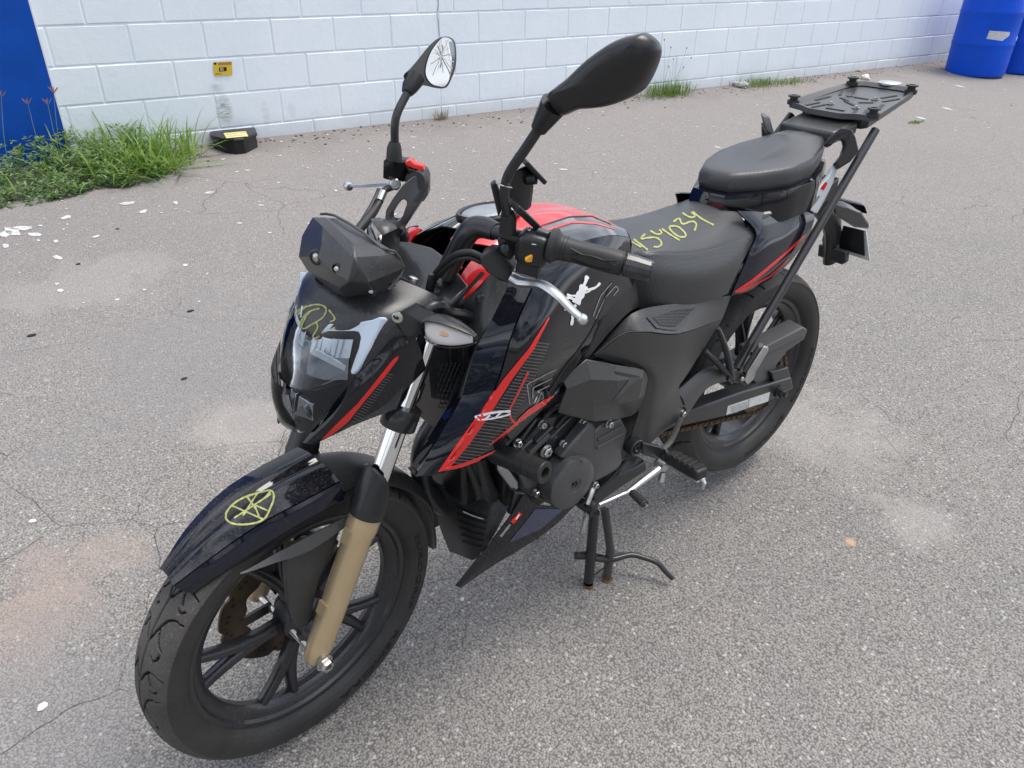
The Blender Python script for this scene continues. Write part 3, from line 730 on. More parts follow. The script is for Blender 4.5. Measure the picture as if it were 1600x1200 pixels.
for s in (1, -1):                                                        # two reflector bowls with a cut-off shield between
    b = MB(); rr = []
    for z_, x0, x1, x2 in ((.874, 1.2675, 1.2625, 1.243), (.845, 1.2785, 1.2725, 1.252), (.808, 1.2885, 1.2805, 1.258)):
        rr.append([np.array([x0, .010*s, z_]), np.array([x1, .042*s, z_+.002]), np.array([x2, .077*s, z_+.008])])
    b.net(rr[:2], 5, 5, .001, flip=s > 0); fixn(part('reflector', b, M['bowl'], lamp, st=True)); b = MB(); b.net([[q+np.array([.0012, 0, 0]) for q in rr[1]], rr[2]], 5, 5, .001, flip=s > 0); fixn(part('lower_reflector', b, M['bowl_low'], lamp, st=True))
    for k in range(6):
        b = MB(); f_ = .18+.13*k; A_ = rr[0][0]+(rr[0][2]-rr[0][0])*f_+np.array([.004, 0, 0]); B_ = rr[1][0]+(rr[1][2]-rr[1][0])*f_+np.array([.006, 0, 0]); b.tube([A_, B_], .0009, 5); part('reflector_flute', b, M['alu'], lamp, st=True)
b = MB(); b.prism(SS([(484, 552, .03), (492, 546, .035), (541, 572, .074), (538, 580, .074)]), (-.002, 0, .001)); part('lamp_shield', b, M['alu'], lamp, st=True)
if 0: b.prism(SS([(486, 548, .03), (498, 540, .035), (540, 569, .072), (537, 579, .072), (525, 573, .060)]), (-.004, 0, .002))
b = sheet([[(1.330, 0, .800), (1.316, .045, .804), (1.272, .086, .822)], [(1.336, 0, .765), (1.322, .042, .768), (1.288, .070, .775)], [(1.332, 0, .724), (1.322, .036, .726), (1.300, .052, .738)]], th=.002)
vis = part('visor', b, M['visor'], st=True); fixn(vis)
for s in (1, -1):
    b = MB(); P = [np.array([1.303, .004*s, .770]), np.array([1.296, .030*s, .764]), np.array([1.300, .034*s, .735]), np.array([1.312, .004*s, .738])]
    b.prism(P, (-.008, 0, 0)); part('position_lamp', b, M['reflector'], lamp, st=True, bev=.001)
    b = MB(); P = [np.array([1.318, .006*s, .742]), np.array([1.308, .036*s, .746]), np.array([1.312, .022*s, .764])]; b.prism(P, (-.006, 0, -.004)); part('position_lamp', b, M['alu'], lamp, st=True)
dr = [(501, 519, .029), (513, 506, .036), (540, 505, .058), (563, 503, .080), (580, 500, .094), (593, 495, .105), (597, 499, .107), (592, 515, .105), (580, 542, .100), (568, 564, .094), (559, 579, .090), (549, 586, .086), (547, 580, .085), (553, 562, .087), (560, 543, .088), (563, 527, .087), (560, 519, .083), (540, 518, .060), (524, 519, .044)]
b = MB(); b.prism(SS(dr), (-.012, 0, -.004)); o1, o2 = both('light_guide', b, M['drl'], st=True, bev=.002)
# side wings of the cowl
wr = [[(474, 692, .035), (515, 641, .058), (554, 592, .088), (590, 556, .108), (617, 530, .121), (646, 524, .130)],
      [(482, 692, .043), (528, 652, .075), (572, 610, .106), (606, 576, .122), (632, 552, .131), (655, 545, .134)],
      [(492, 691, .044), (541, 668, .079), (585, 645, .107), (618, 622, .122), (640, 600, .130), (664, 575, .133)]]
b = MB(); b.net([SS(r) for r in wr], 5, 5, .003); wl, wr_ = both('cowl_wing', b, M['gloss'], st=True); fixn(wl); fixn(wr_)
tw = bvh(wl); b = MB()
strip(b, tw, [(501, 687), (528, 660), (559, 630), (589, 593), (615, 560), (622, 556)], [(513, 683), (543, 660), (570, 626), (600, 590), (621, 562), (623, 556)], 30, 4); part('red_stripe', b, M['redd'], wl)
b = MB(); strip(b, tw, [(505, 686), (545, 667), (585, 646)], [(506, 688), (547, 669.5), (586, 648)], 20, 2); part('red_stripe', b, M['redd'], wl)
for i in range(20):
    t_ = i/19; a = (549+(606-549)*t_, 656+(584-656)*t_); bb_ = (a[0]+13-5*t_, a[1]+5-3*t_); b = MB(); stroke(b, tw, [a, bb_], 1.5, 0, n=4); part('hatch_line', b, M['hatch'], wl)
# ---------------- instrument pod
def ring(c, ax, up, pts):
    ax = unit(ax); rt = unit(np.cross(up, ax)); u2 = np.cross(ax, rt); return [np.asarray(c, float)+rt*a+u2*h for a, h in pts]
oc = lambda w_, h, k, kb=None: [(-w_+k, h), (w_-k, h), (w_, h-k), (w_*.98, -h*.3), (w_-(kb or k), -h), (-w_+(kb or k), -h), (-w_*.98, -h*.3), (-w_, h-k)]
pa = np.array([.86, 0, .10]); pu = np.array([0, 0, 1.])
out_ = [(488, 339, 1.190), (509, 341, 1.196), (554, 368, 1.196), (582, 393, 1.190), (603, 398, 1.178), (616, 419, 1.166), (612, 437, 1.176), (593, 458, 1.200), (541, 465, 1.226), (526, 460, 1.229), (494, 435, 1.230), (480, 424, 1.228), (466, 401, 1.222), (471, 369, 1.206)]
inn_ = [(504, 354, 1.216), (551, 379, 1.217), (576, 405, 1.212), (553, 402, 1.238), (502, 384, 1.240), (497, 402, 1.246), (546, 440, 1.250), (531, 450, 1.246), (574, 442, 1.228), (562, 420, 1.236), (520, 425, 1.250)]
PV = [S(u, v, x=x) for u, v, x in out_]+[S(u, v, x=x) for u, v, x in inn_]+[S(u, v, x=x)+np.array([-.024, 0, -.006 if k < 6 else .012]) for k, (u, v, x) in enumerate(out_)]
bm = bmesh.new()
for q_ in PV: bm.verts.new(tuple(q_))
r_ = bmesh.ops.convex_hull(bm, input=bm.verts); bmesh.ops.delete(bm, geom=[e for e in bm.verts if not e.link_faces], context='VERTS'); bmesh.ops.dissolve_limit(bm, angle_limit=math.radians(7), verts=bm.verts, edges=bm.edges); bm.verts.index_update()
b = MB(); b.v = [tuple(v.co) for v in bm.verts]; b.f = [tuple(v.index for v in f.verts) for f in bm.faces]; bm.free()
pod = part('instrument_pod', b, M['plastic'], st=True, ang=12, bev=.0025); fixn(pod)
b = MB(); b.tube([S(u, v, x=x)+np.array([-.016, 0, .001]) for u, v, x in out_[:8]], .0022, 6, 2); part('pod_seam', b, M['seam_highlight'], pod, st=True)
tp_ = bvh(pod)
for u, v, r in ((494, 402, .0065), (526, 420, .0045), (580, 455, .0045)):
    p = cast(tp_, u, v, 0)
    if p is not None:
        q = MB(); q.lathe([(r*1.9, -.004), (r*1.9, .001), (r*1.5, .002), (r*1.5, -.001)], p, unit(CP-p)*.5+np.array([.8, 0, 0]), 16, closed=True); part('screw_recess', q, M['plastic_clean'], pod)
        q = MB(); q.lathe([(r, -.004), (r, .001), (r*.6, .003), (.0001, .0032)], p, unit(CP-p)*.5+np.array([.8, 0, 0]), 14); part('screw', q, M['steel'], pod)
b = MB(); b.net([SS([(494, 434, -.04), (526, 462, .0), (560, 470, .03), (592, 462, .065)]), SS([(500, 447, -.04), (527, 470, .0), (560, 478, .03), (600, 470, .07)])], 4, 2, .003); fixn(part('pod_skirt', b, M['plastic_clean'], st=True))
b = MB(); b.prism(SS([(589, 406, .066), (602, 396, .074), (617, 419, .076), (613, 436, .074), (600, 432, .072), (592, 420, .068)]), (0, -.012, 0)); part('pod_ear', b, M['plastic_clean'], pod, st=True, bev=.002)
# ---------------- indicators
def indicator(s, mv=None):
    A = S(662, 514, .145); B = S(746, 530, .225); ax = unit(B-A); L_ = np.linalg.norm(B-A)
    up = unit(np.array([0, 0, 1])-ax*ax[2]); fw_ = np.cross(ax, up)
    def body(k, lo, hi, cutz=None):
        rings = []
        for t in np.linspace(lo, hi, 12):
            pr = (math.sin(PI*min(t, 1)**.62))**.62 if 0 < t < 1 else .03
            c = A+ax*L_*t+up*(.002-.004*t); rings.append([c+up*.0215*k*pr*math.sin(a)*(1 if math.sin(a) < 0 else .9)+fw_*.024*k*pr*math.cos(a) for a in np.linspace(0, 2*PI, 25)[:-1]])
        q = MB(); q.loft(rings); return q
    f = (lambda q: q) if s > 0 else (lambda q: q.mirror().xf(lambda p: p+mv))
    lens = fixn(part('indicator', f(body(1, .02, .995)), M['ind_lens'], st=True, ang=60))
    h = MB(); rr = []                                        # black housing over the back and top
    for t in np.linspace(0.0, .96, 10):
        pr = (math.sin(PI*min(max(t, .02), 1)**.62))**.62*1.06; c = A+ax*L_*t+up*(.003-.004*t)
        rr.append([c+up*.0215*pr*math.sin(a)*.98+fw_*.026*pr*math.cos(a) for a in np.linspace(math.radians(62), math.radians(285), 14)])
    h.net(rr, 2, 2, .002); fixn(part('indicator_housing', f(h), M['plastic'], lens, st=True))
    bl = MB(); bl.lathe([(.0001, -.010), (.005, -.007), (.0065, 0), (.005, .007), (.0001, .010)], A+ax*L_*.40, ax, 14); part('bulb', f(bl), M['bulb'], lens, st=True)
    rf = MB(); rf.net([[A+ax*L_*t+fw_*.004+up*z_*(1-.75*max(t-.5, 0)/.45) for t in (.05, .3, .6, .93)] for z_ in (-.019, 0, .017)], 3, 3, .001); fixn(part('lamp_back', f(rf), M['white'], lens, st=True))
    st_ = MB(); st_.prism(SS([(612, 494, .118), (626, 484, .118), (640, 492, .125), (656, 500, .135), (664, 515, .145), (650, 525, .14), (640, 531, .13), (633, 528, .122)]), (-.03, 0, .004)); part('indicator_bracket', f(st_), M['plastic_clean'], st=True, bev=.003)
    p = S(623, 495, .119); bo = MB(); bo.lathe([(.0085, 0), (.0085, .003), (.0065, .004), (.0030, .004), (.003, .001)], p+np.array([.002, 0, 0]), unit(np.array([.8, .6*1, .1])), 16); part('bracket_bolt', f(bo), M['steel'], st=True)
M['ind_lens'] = clear_mat('clear_indicator_lens', (.99, .965, .96), .25, .05); M['bulb'] = mat('amber_bulb', (.80, .48, .27), .3)
indicator(1); indicator(-1, S(592, 360, -.085)-S(703, 520, .185)*np.array([1, -1, 1]))
# ---------------- steering yokes
def ft(t, s=1): return fpt(t, s)
ty = .905; fx = lambda z_: FB[0]+(z_-FB[2])/fdir[2]*fdir[0]
b = MB(); zt = .902; xs = fx(zt)
pl = [(xs+.032, .125), (xs-.028, .128), (xs-.055, .05), (xs-.062, 0), (xs-.055, -.05), (xs-.028, -.128), (xs+.032, -.125), (xs+.028, -.06), (xs+.012, 0), (xs+.028, .06)]
b.prism([np.array([x, y, zt+(xs-x)*math.tan(RK)]) for x, y in pl], np.array([-math.sin(RK), 0, math.cos(RK)])*.018); part('top_yoke', b, M['metal_black'], st=True, bev=.004)
pn = S(663, 418, 0.0); b = MB(); b.lathe([(.0185, -.014), (.0185, -.004)], pn, KA, 6); b.lathe([(.017, -.004), (.017, .004), (.014, .006), (.011, .0065), (.010, .003), (.0001, .003)], pn, KA, 24); part('stem_nut', b, M['chrome'], st=True, ang=25)
pn2 = S(686, 420, -.004); b = MB(); b.lathe([(.008, -.01), (.008, .002), (.005, .006)], pn2, KA, 16); b.bar(pn2+np.array([0, 0, .004]), pn2+np.array([-.018, .006, .010]), .008, .006); part('ignition_key', b, M['chrome'], st=True)
pn3 = S(646, 434, .058); b = MB(); b.lathe([(.009, -.012), (.009, .0), (.006, .002), (.0001, .002)], pn3, KA, 16); part('yoke_bolt', b, M['steel'], st=True)
b = MB(); zl = fpt(t_low)[2]+.012; xl = fx(zl)
for s in (1, -1): b.lathe([(.030, -.02), (.031, -.018), (.031, .016), (.030, .018)], fpt(t_low+.006, s), fdir, 32)
b.prism([np.array([x, y, zl+(xl-x)*math.tan(RK)]) for x, y in [(xl+.02, .11), (xl-.03, .11), (xl-.05, 0), (xl-.03, -.11), (xl+.02, -.11), (xl+.015, 0)]], np.array([-math.sin(RK), 0, math.cos(RK)])*.03); part('lower_yoke', b, M['metal_black'], st=True)
b = MB(); b.cyl(S0+KA*.74, S0+KA*1.005, .026, 24); part('steering_stem', b, M['metal_black'])
# ---------------- mudguard
def fen(r, th, y): return FC+np.array([r*math.cos(math.radians(th)), y, r*math.sin(math.radians(th))])
ths = (44, 58, 73, 88, 103)
up_e = SS([(272, 915, .022), (338, 866, .042), (405, 820, .054), (468, 786, .060), (530, 753, .062)])
lo_e = SS([(300, 925, .034), (357, 885, .052), (425, 841, .062), (482, 807, .067), (536, 779, .068)])
crest = SS([(264, 904, 0), (305, 856, 0), (368, 801, 0), (432, 758, 0), (498, 724, 0)])
mid = [(crest[i]*.42+up_e[i]*.58)+np.array([.0, 0, .006]) for i in range(5)]; q_ = [(crest[i]*.78+up_e[i]*.22)+np.array([0, 0, .006]) for i in range(5)]
mir = lambda r: [p*np.array([1, -1, 1]) for p in r]
b = MB(); b.net([mir(up_e), mir(mid), mir(q_), crest, q_, mid, up_e], 5, 4, .003); fen_o = part('front_mudguard', b, M['gloss_dusty'], st=True, ang=50); fixn(fen_o)
for s in (1, -1):
    f = (lambda q: q) if s > 0 else (lambda q: q.mirror())
    b = MB(); b.net([up_e, [a*.5+c*.5+np.array([0, .003, 0]) for a, c in zip(up_e, lo_e)], lo_e], 5, 3, .003); fixn(part('mudguard_flank', f(b), M['navy'], fen_o, st=True))
    b = MB(); b.net([lo_e, [p+np.array([-.006, -.012, -.022]) for p in lo_e]], 5, 2, .003); fixn(part('mudguard_recess', f(b), M['plastic_clean'], fen_o, st=True))
    b = MB(); b.net([SS([(376, 897, .060), (425, 868, .066), (480, 838, .070), (541, 806, .074)]), SS([(376, 899, .062), (428, 880, .074), (482, 860, .080), (540, 822, .080)])], 5, 3, .004); fixn(part('mudguard_stay', f(b), M['grey_plastic'], fen_o, st=True))
    b = MB(); b.prism(SS([(447, 872, .077), (446, 890, .077), (451, 950, .077), (458, 975, .077), (470, 985, .077), (484, 974, .077), (500, 905, .077), (540, 812, .077), (500, 838, .077)]), (0, -.012, 0)); part('mudguard_bracket', f(b), M['plastic'], fen_o, st=True, bev=.003)
b = MB(); rr = []
for y in (-.060, -.052, -.03, 0, .03, .052, .060):
    k = (abs(y)/.060)**3; rr.append([fen(.324-.020*k-(.006 if t > 165 else 0), t if abs(y) < .05 or t < 160 else t, y*(1 if t < 170 else .8)) for t in (100, 118, 136, 154, 172, 187-8*k)])
b.net(rr, 4, 5, .003); fixn(part('mudguard_rear', b, M['plastic'], fen_o, st=True))
# chalk wheel drawn on the mudguard
tf = bvh(fen_o); b = MB()
E_ = [(353, 802), (362, 790), (380, 778), (405, 770), (424, 767), (428, 778), (422, 795), (412, 812), (390, 819), (366, 819), (354, 812), (353, 802)]
stroke(b, tf, E_, 3.0); part('chalk_mark', b, M['chalk'], fen_o)
for p_, q2 in (((386, 776), (400, 796)), ((362, 790), (412, 812)), ((403, 770), (380, 806)), ((366, 810), (424, 772)), ((395, 788), (418, 798)), ((398, 790), (405, 808)), ((424, 767), (412, 780))):
    b = MB(); stroke(b, tf, [p_, q2], 2.6, 0); part('chalk_mark', b, M['chalk'], fen_o)
tc_ = bvh([cowl]); 
for st_ in ([(466, 492), (478, 480), (498, 476), (510, 482), (505, 496), (486, 508), (474, 514), (470, 504), (482, 488), (500, 482)], [(460, 508), (463, 522), (478, 532), (492, 530)], [(494, 502), (497, 512), (488, 528), (500, 526)], [(461, 500), (466, 486), (480, 478)], [(514, 484), (524, 498), (516, 503)], [(524, 512), (512, 517), (503, 520)], [(470, 512), (478, 496), (486, 486)]):
    b = MB(); stroke(b, tc_, st_, 2.6)
    if b.f: part('chalk_mark', b, M['chalk'], cowl)
# ---------------- left handlebar, perch, lever, switchgear and grip
b = MB(); b.tube(SS([(694, 432, .082), (712, 398, .092), (733, 362, .112), (752, 355, .130), (775, 362, .160)]), [.020, .021, .021, .019, .015], 16, 5, flat=.8); part('handlebar_riser', b, M['plastic_clean'], st=True)
b = MB(); b.tube(SS([(765, 360, .150), (862, 383, .245), (1004, 419, .370)]), .0112, 16); part('handlebar', b, M['metal_black'], st=True)
gA = S(857, 382, .243); gB = S(1018, 424, .380); gx = unit(gB-gA); gl = np.linalg.norm(gB-gA)
b = MB(); b.lathe([(.0205, 0), (.0255, .002), (.0265, .010), (.0225, .014), (.0185, .020), (.0180, .030), (.0172, .045), (.0180, .070), (.0186, .095), (.0180, .108), (.0176, .114), (.0150, .115)], gA, gx, 40); grip = part('grip', b, M['rubber'], st=True)
for h in (.022, .027, .112): b = MB(); b.lathe([(.0172, h-.001), (.0192, h-.0006), (.0192, h+.0006), (.0172, h+.001)], gA, gx, 40, closed=True); part('grip_ring', b, M['rubber'], grip, st=True)
u_, v_, a_ = frame(gx)
for k, (ph, amp, h0, h1) in enumerate(((math.radians(150), .5, .036, .104), (math.radians(175), -.45, .036, .104), (math.radians(200), .4, .040, .100))):
    b = MB(); b.tube([gA+gx*h+.0187*(math.cos(ph+amp*math.sin(PI*(h-h0)/(h1-h0))*.6)*u_+math.sin(ph+amp*math.sin(PI*(h-h0)/(h1-h0))*.6)*v_) for h in np.linspace(h0, h1, 14)], .0012, 5); part('grip_rib', b, M['deep_black'], grip, st=True)
b = MB(); b.lathe([(.0165, .116), (.0178, .118), (.0178, .132), (.0168, .140), (.0158, gl-.003), (.0140, gl), (.0090, gl), (.0080, gl-.006)], gA, gx, 14); part('bar_end', b, M['metal_black'], st=True, ang=20)
scn = S(834, 386, .222); ux = gx; uy = unit(np.cross(np.array([0, 0, 1.]), ux)); uz = np.cross(ux, uy); Ax = np.array([ux, uy, uz])
b = MB(); b.box(scn+ux*.000-uz*.001, (.050, .042, .050), Ax); sw = part('switch_housing', b, M['plastic_clean'], st=True, bev=.012, seg=4)
b = MB(); b.box(scn-uz*.030-ux*.002+uy*.000, (.036, .026, .026), Ax); part('switch_base', b, M['plastic_clean'], sw, st=True, bev=.003)
tsw = bvh(sw)
b = MB(); b.prism(SS([(819, 401, .222), (829, 392, .224), (839, 391, .228), (843, 398, .230), (836, 404, .226), (822, 405, .222)]), CB[2]*-.0+np.array([.010, .010, 0])*1.0); o = part('orange_switch', b, M['amber'], sw, st=True, bev=.002)
b = MB(); b.box(scn+uz*.026+ux*.010, (.020, .014, .008), Ax); part('beam_switch', b, M['metal_black'], sw, st=True, bev=.002)
for pts in ([(823, 355), (826, 361)], [(827, 355), (830, 358), (827, 361)], [(831, 381), (838, 382)]):
    b = MB(); stroke(b, tsw, pts, 1.6, 0)
    if b.f: part('switch_print', b, M['white'], sw)
b = MB(); b.prism(SS([(776, 372, .175), (806, 374, .190), (806, 398, .190), (797, 408, .185), (780, 398, .175)]), (-.020, -.012, 0)); part('lever_perch', b, M['metal_black'], st=True, bev=.003)
pp = S(789, 388, .183); b = MB(); b.lathe([(.0068, -.002), (.0068, .003), (.005, .004), (.0001, .004)], pp, (.7, .6, .3), 16); part('perch_screw', b, M['metal_black'], st=True)
b = MB(); b.prism(SS([(747, 402, .172), (762, 393, .172), (784, 397, .180), (802, 419, .196), (796, 446, .200), (783, 439, .195), (760, 427, .182), (751, 411, .174)]), (-.024, -.014, .004)); part('lever_cover', b, M['rubber'], st=True, bev=.006, seg=3)
b = MB(); b.tube(SS([(797, 432, .198), (812, 440, .212), (832, 443, .236), (850, 446, .262), (872, 462, .292), (893, 484, .315), (906, 495, .328)]), [.012, .0125, .0105, .0095, .0085, .0075, .0065], 12, 4, flat=.62); lv = part('clutch_lever', b, M['alu'], st=True)
b = MB(); b.lathe([(.0001, -.009), (.0055, -.0075), (.0085, -.003), (.0088, .001), (.0065, .006), (.0001, .0085)], S(910, 499, .331), gx, 18); part('lever_ball', b, M['alu'], lv, st=True)
for dz, r in ((0, .0050), (9, .0040)):
    b = MB(); b.tube(SS([(752, 401+dz, .165), (735, 394+dz, .150), (715, 397+dz, .13), (695, 411+dz, .10), (680, 428+dz, .075), (670, 446+dz, .05), (664, 470, .02)]), r, 10, 5); part('cable', b, M['rubber'], st=True)
for l_ in ([(606, 428, .06), (628, 436, .06), (652, 452, .06), (668, 474, .05)], [(604, 436, .062), (622, 452, .066), (645, 462, .068), (672, 468, .07)], [(655, 440, .03), (672, 425, .03), (700, 415, .04), (722, 420, .06)]): b = MB(); b.tube(SS(l_), .0038, 8, 5); part('cable', b, M['rubber'], st=True)
b = MB(); b.tube(SS([(674, 457, .075), (690, 462, .085), (706, 467, .098), (722, 472, .110)]), [.014, .0165, .0165, .0150], 18, 2); part('bar_damper', b, M['rubber'], st=True)
b = MB(); b.tube(SS([(676, 428, .078), (672, 445, .075), (670, 462, .074)]), .0045, 6, 2, flat=1.8); part('cable_tie', b, M['rubber'], st=True)
# clamp arm that carries the indicator past the fork tube
b = MB(); b.tube(SS([(655, 497, .120), (672, 480, .122), (690, 477, .125), (702, 487, .128), (718, 490, .130), (733, 494, .130), (737, 503, .130), (731, 511, .130), (722, 506, .130)]), [.010, .010, .011, .010, .0095, .0095, .008, .007, .006], 10, 3, flat=.9); b2 = both('indicator_clamp', b, M['plastic_clean'], st=True)
# ---------------- left mirror and phone holder
b = MB(); b.tube(SS([(793, 362, .190), (794, 345, .193), (793, 333, .195)]), [.013, .0125, .010], 14); part('mirror_boss', b, M['rubber'], st=True)
b = MB(); b.tube(SS([(793, 336, .195), (789, 312, .198), (789, 292, .200), (797, 268, .208), (822, 231, .238), (848, 192, .268)]), .0072, 14, 6); part('mirror_stalk', b, M['metal_black'], st=True)
b = MB(); b.tube(SS([(842, 201, .262), (848, 191, .268), (866, 163, .286)]), [.011, .0130, .0180], 20); part('mirror_boot', b, M['plastic_clean'], st=True)
ml = [(857, 150), (872, 135), (890, 121), (923, 90), (967, 61), (1000, 52), (1012, 52), (1027, 64), (1032, 80), (1026, 103), (1013, 130), (998, 146), (960, 163), (930, 169), (905, 171), (880, 181), (868, 172)]
ml = cr(np.array([(a, c_, 0) for a, c_ in ml], float), 3, True)[:, :2]
yl = lambda u: .280+(u-857)/175*.115
R0 = np.array([S(u, v, yl(u)) for u, v in ml]); cen = R0.mean(0); nf = unit(np.array([.9, .25, .05])); b = MB()
def sc_(k, d, sh=0): return [cen+(p-cen)*k+nf*d+np.array([0, 0, sh]) for p in R0]
b.loft([sc_(.90, -.016), sc_(.97, -.012), sc_(1.0, -.002), sc_(.975, .010), sc_(.88, .020), sc_(.70, .026), sc_(.40, .029), sc_(.1, .030)]); msh = part('mirror_shell', b, M['plastic_clean'], st=True, ang=50); fixn(msh)
b = MB(); b.loft([sc_(.86, -.0165), sc_(.86, -.0185)]); fixn(part('mirror_glass', b, M['mirror'], msh, st=True))
b = MB(); b.prism(SS([(796, 276, .185), (812, 262, .185), (828, 270, .190), (828, 298, .190), (824, 330, .190), (806, 328, .185), (792, 300, .180)]), (-.016, -.006, 0)); ph = part('phone_holder', b, M['plastic_clean'], st=True, bev=.003)
vd_ = rotk(unit(S(820, 290, .19)-(rotk(CP-S0, -STEER)+S0)), 0)
upj = lambda A, B: np.cross(unit(B-A), vd_)
b = MB(); b.bar(S(814, 246, .190), S(845, 279, .196), .034, .007, upj(S(814, 246, .190), S(845, 279, .196))); part('holder_jaw', b, M['plastic_clean'], ph, st=True, bev=.002)
b = MB(); b.bar(S(800, 317, .196), S(836, 351, .204), .036, .010, upj(S(800, 317, .196), S(836, 351, .204))); part('holder_jaw', b, M['plastic_clean'], ph, st=True, bev=.002)
b = MB(); b.cyl(S(824, 281, .188), S(838, 280, .200), .0075, 14); part('holder_knob', b, M['rubber'], ph, st=True)
b = MB(); b.prism(SS([(767, 290, .176), (775, 283, .180), (782, 300, .184), (784, 330, .186), (779, 340, .184)]), (-.008, -.010, 0)); part('holder_arm', b, M['plastic_clean'], ph, st=True, bev=.002)
b = MB(); b.tube([S(788, 290, .203)+.0115*np.array([math.cos(a), math.sin(a), .35*math.cos(a)]) for a in np.linspace(0, 2*PI, 21)[:-1]], .0008, 5, closed=True); part('key_ring', b, M['steel'], ph, st=True)
# ---------------- right handlebar, bent back, with a mirror turned towards the front
ro_ = [(600, 352), (603, 328), (615, 308), (630, 288), (645, 276), (656, 274), (663, 281), (664, 296), (657, 314), (645, 332), (632, 352), (621, 368)]
rh = [(608, 345), (608, 337), (614, 327), (620, 319), (627, 313), (632, 312), (635, 315), (635, 320), (632, 328), (629, 337), (624, 344), (616, 347)]
yr = lambda v: -.140+(v-275)/95*.035
A_ = [S(u, v, yr(v)) for u, v in ro_]; B_ = [S(u, v, yr(v)) for u, v in rh]; dv = np.array([-.020, -.010, 0]); b = MB(); n = len(A_)
V = A_+B_+[p+dv for p in A_]+[p+dv for p in B_]; F = []
for i in range(n):
    j = (i+1) % n; F += [(i, j, n+j, n+i), (2*n+i, 3*n+i, 3*n+j, 2*n+j), (i, 2*n+i, 2*n+j, j), (n+i, n+j, 3*n+j, 3*n+i)]
b.add(V, F); fixn(part('handlebar_riser', b, M['plastic_clean'], st=True, bev=.004))
b = MB(); b.tube(SS([(621, 362, -.105), (640, 400, -.100)]), .017, 14); part('riser_foot', b, M['plastic_clean'], st=True)
b = MB(); rc = S(650, 283, -.148); bx_ = unit(np.array([-.64, -.715, -.27])); b.lathe([(.014, -.012), (.017, -.012), (.017, .010), (.021, .012), (.022, .050), (.018, .056), (.018, .17), (.012, .172)], rc, bx_, 24); part('throttle_grip', b, M['rubber'], st=True)
b = MB(); b.prism(SS([(632, 256, -.16), (640, 262, -.16), (663, 268, -.16), (668, 280, -.16), (668, 306, -.16), (660, 318, -.16), (654, 300, -.16), (640, 280, -.16)]), (-.03, -.025, 0)); swr = part('switch_housing', b, M['plastic_clean'], st=True, bev=.005)
b = MB(); b.prism(SS([(632, 254, -.158), (640, 249, -.158), (648, 256, -.158), (661, 259, -.158), (663, 268, -.158), (645, 264, -.158), (634, 259, -.158)]), (-.014, -.012, 0)); part('kill_switch', b, M['redd'], swr, st=True, bev=.002)
b = MB(); b.prism(SS([(598, 248, -.185), (632, 252, -.180), (631, 286, -.180), (597, 281, -.185)]), (-.034, -.010, 0)); part('brake_reservoir', b, M['metal_black'], st=True, bev=.004)
pb = S(617, 288, -.178); b = MB(); b.lathe([(.0105, -.006), (.0105, .008), (.0085, .010), (.0060, .010), (.005, .006)], pb, unit(CP-pb), 16); part('banjo_bolt', b, M['steel'], st=True)
b = MB(); b.tube(SS([(616, 290, -.185), (600, 288, -.22), (575, 290, -.275), (552, 291, -.325)]), [.008, .0065, .006, .0052], 12, 3, flat=.6); lv = part('brake_lever', b, M['alu'], st=True)
b = MB(); b.lathe([(.0001, -.010), (.007, -.008), (.0095, -.001), (.0085, .005), (.0001, .009)], S(544, 291, -.335), (-.2, -1, 0), 18); part('lever_ball', b, M['alu'], lv, st=True)
b = MB(); b.tube(SS([(614, 292, -.18), (601, 298, -.175), (592, 318, -.165), (578, 338, -.15), (560, 360, -.13), (548, 380, -.11)]), [.006, .0065, .0065, .009, .009, .008], 12, 4); part('brake_hose', b, M['rubber'], st=True)
b = MB(); b.tube(SS([(599, 300, -.174), (593, 314, -.167)]), [.0078, .0078], 12); part('hose_ferrule', b, M['steel'], st=True)
b = MB(); b.tube(SS([(592, 296, -.19), (582, 318, -.175), (566, 345, -.15), (556, 365, -.13)]), .004, 8, 4); part('cable', b, M['rubber'], st=True)
b = MB(); b.tube(SS([(616, 250, -.178), (616, 232, -.178), (617, 222, -.178)]), [.0150, .0135, .0100], 18); part('mirror_boss', b, M['rubber'], st=True)
b = MB(); b.tube(SS([(617, 226, -.178), (617, 195, -.178), (622, 174, -.180), (635, 148, -.183), (641, 136, -.185)]), .0075, 14, 6); part('mirror_stalk', b, M['metal_black'], st=True)
b = MB(); b.tube(SS([(636, 145, -.183), (640, 137, -.185), (650, 121, -.190)]), [.0105, .0145, .0175], 18); part('mirror_boot', b, M['plastic_clean'], st=True)
mo = [(630, 120), (640, 108), (652, 94), (668, 74), (684, 60), (700, 57), (710, 64), (713, 80), (712, 104), (705, 124), (697, 137), (682, 138), (664, 134), (652, 135), (645, 141)]
mg = [(689, 61), (697, 58.5), (705, 62), (710, 73), (710, 95), (704, 119), (696, 134), (686, 134.5), (674, 130), (666, 117), (667, 100), (675, 79)]
ym = lambda u, v=100: -.190-(u-630)/85*.05-(137-v)/80*.022
P0 = [S(u, v, ym(u, v)) for u, v in cr(np.array([(a, c_, 0) for a, c_ in mo], float), 3, True)[:, :2]]; c0_ = np.mean(P0, 0); nb_ = unit(CP-c0_)*.75+np.array([.2, .2, 0]); nb_ = unit(rotk(nb_, -STEER))
k_ = lambda s_, d: [c0_+(p-c0_)*s_+nb_*d for p in P0]
b = MB(); b.loft([k_(.5, -.034), k_(.8, -.026), k_(.95, -.014), k_(1.0, -.003), k_(.985, .001), k_(.90, .0012)]); msr = part('mirror_shell', b, M['plastic_clean'], st=True, ang=50); fixn(msr)
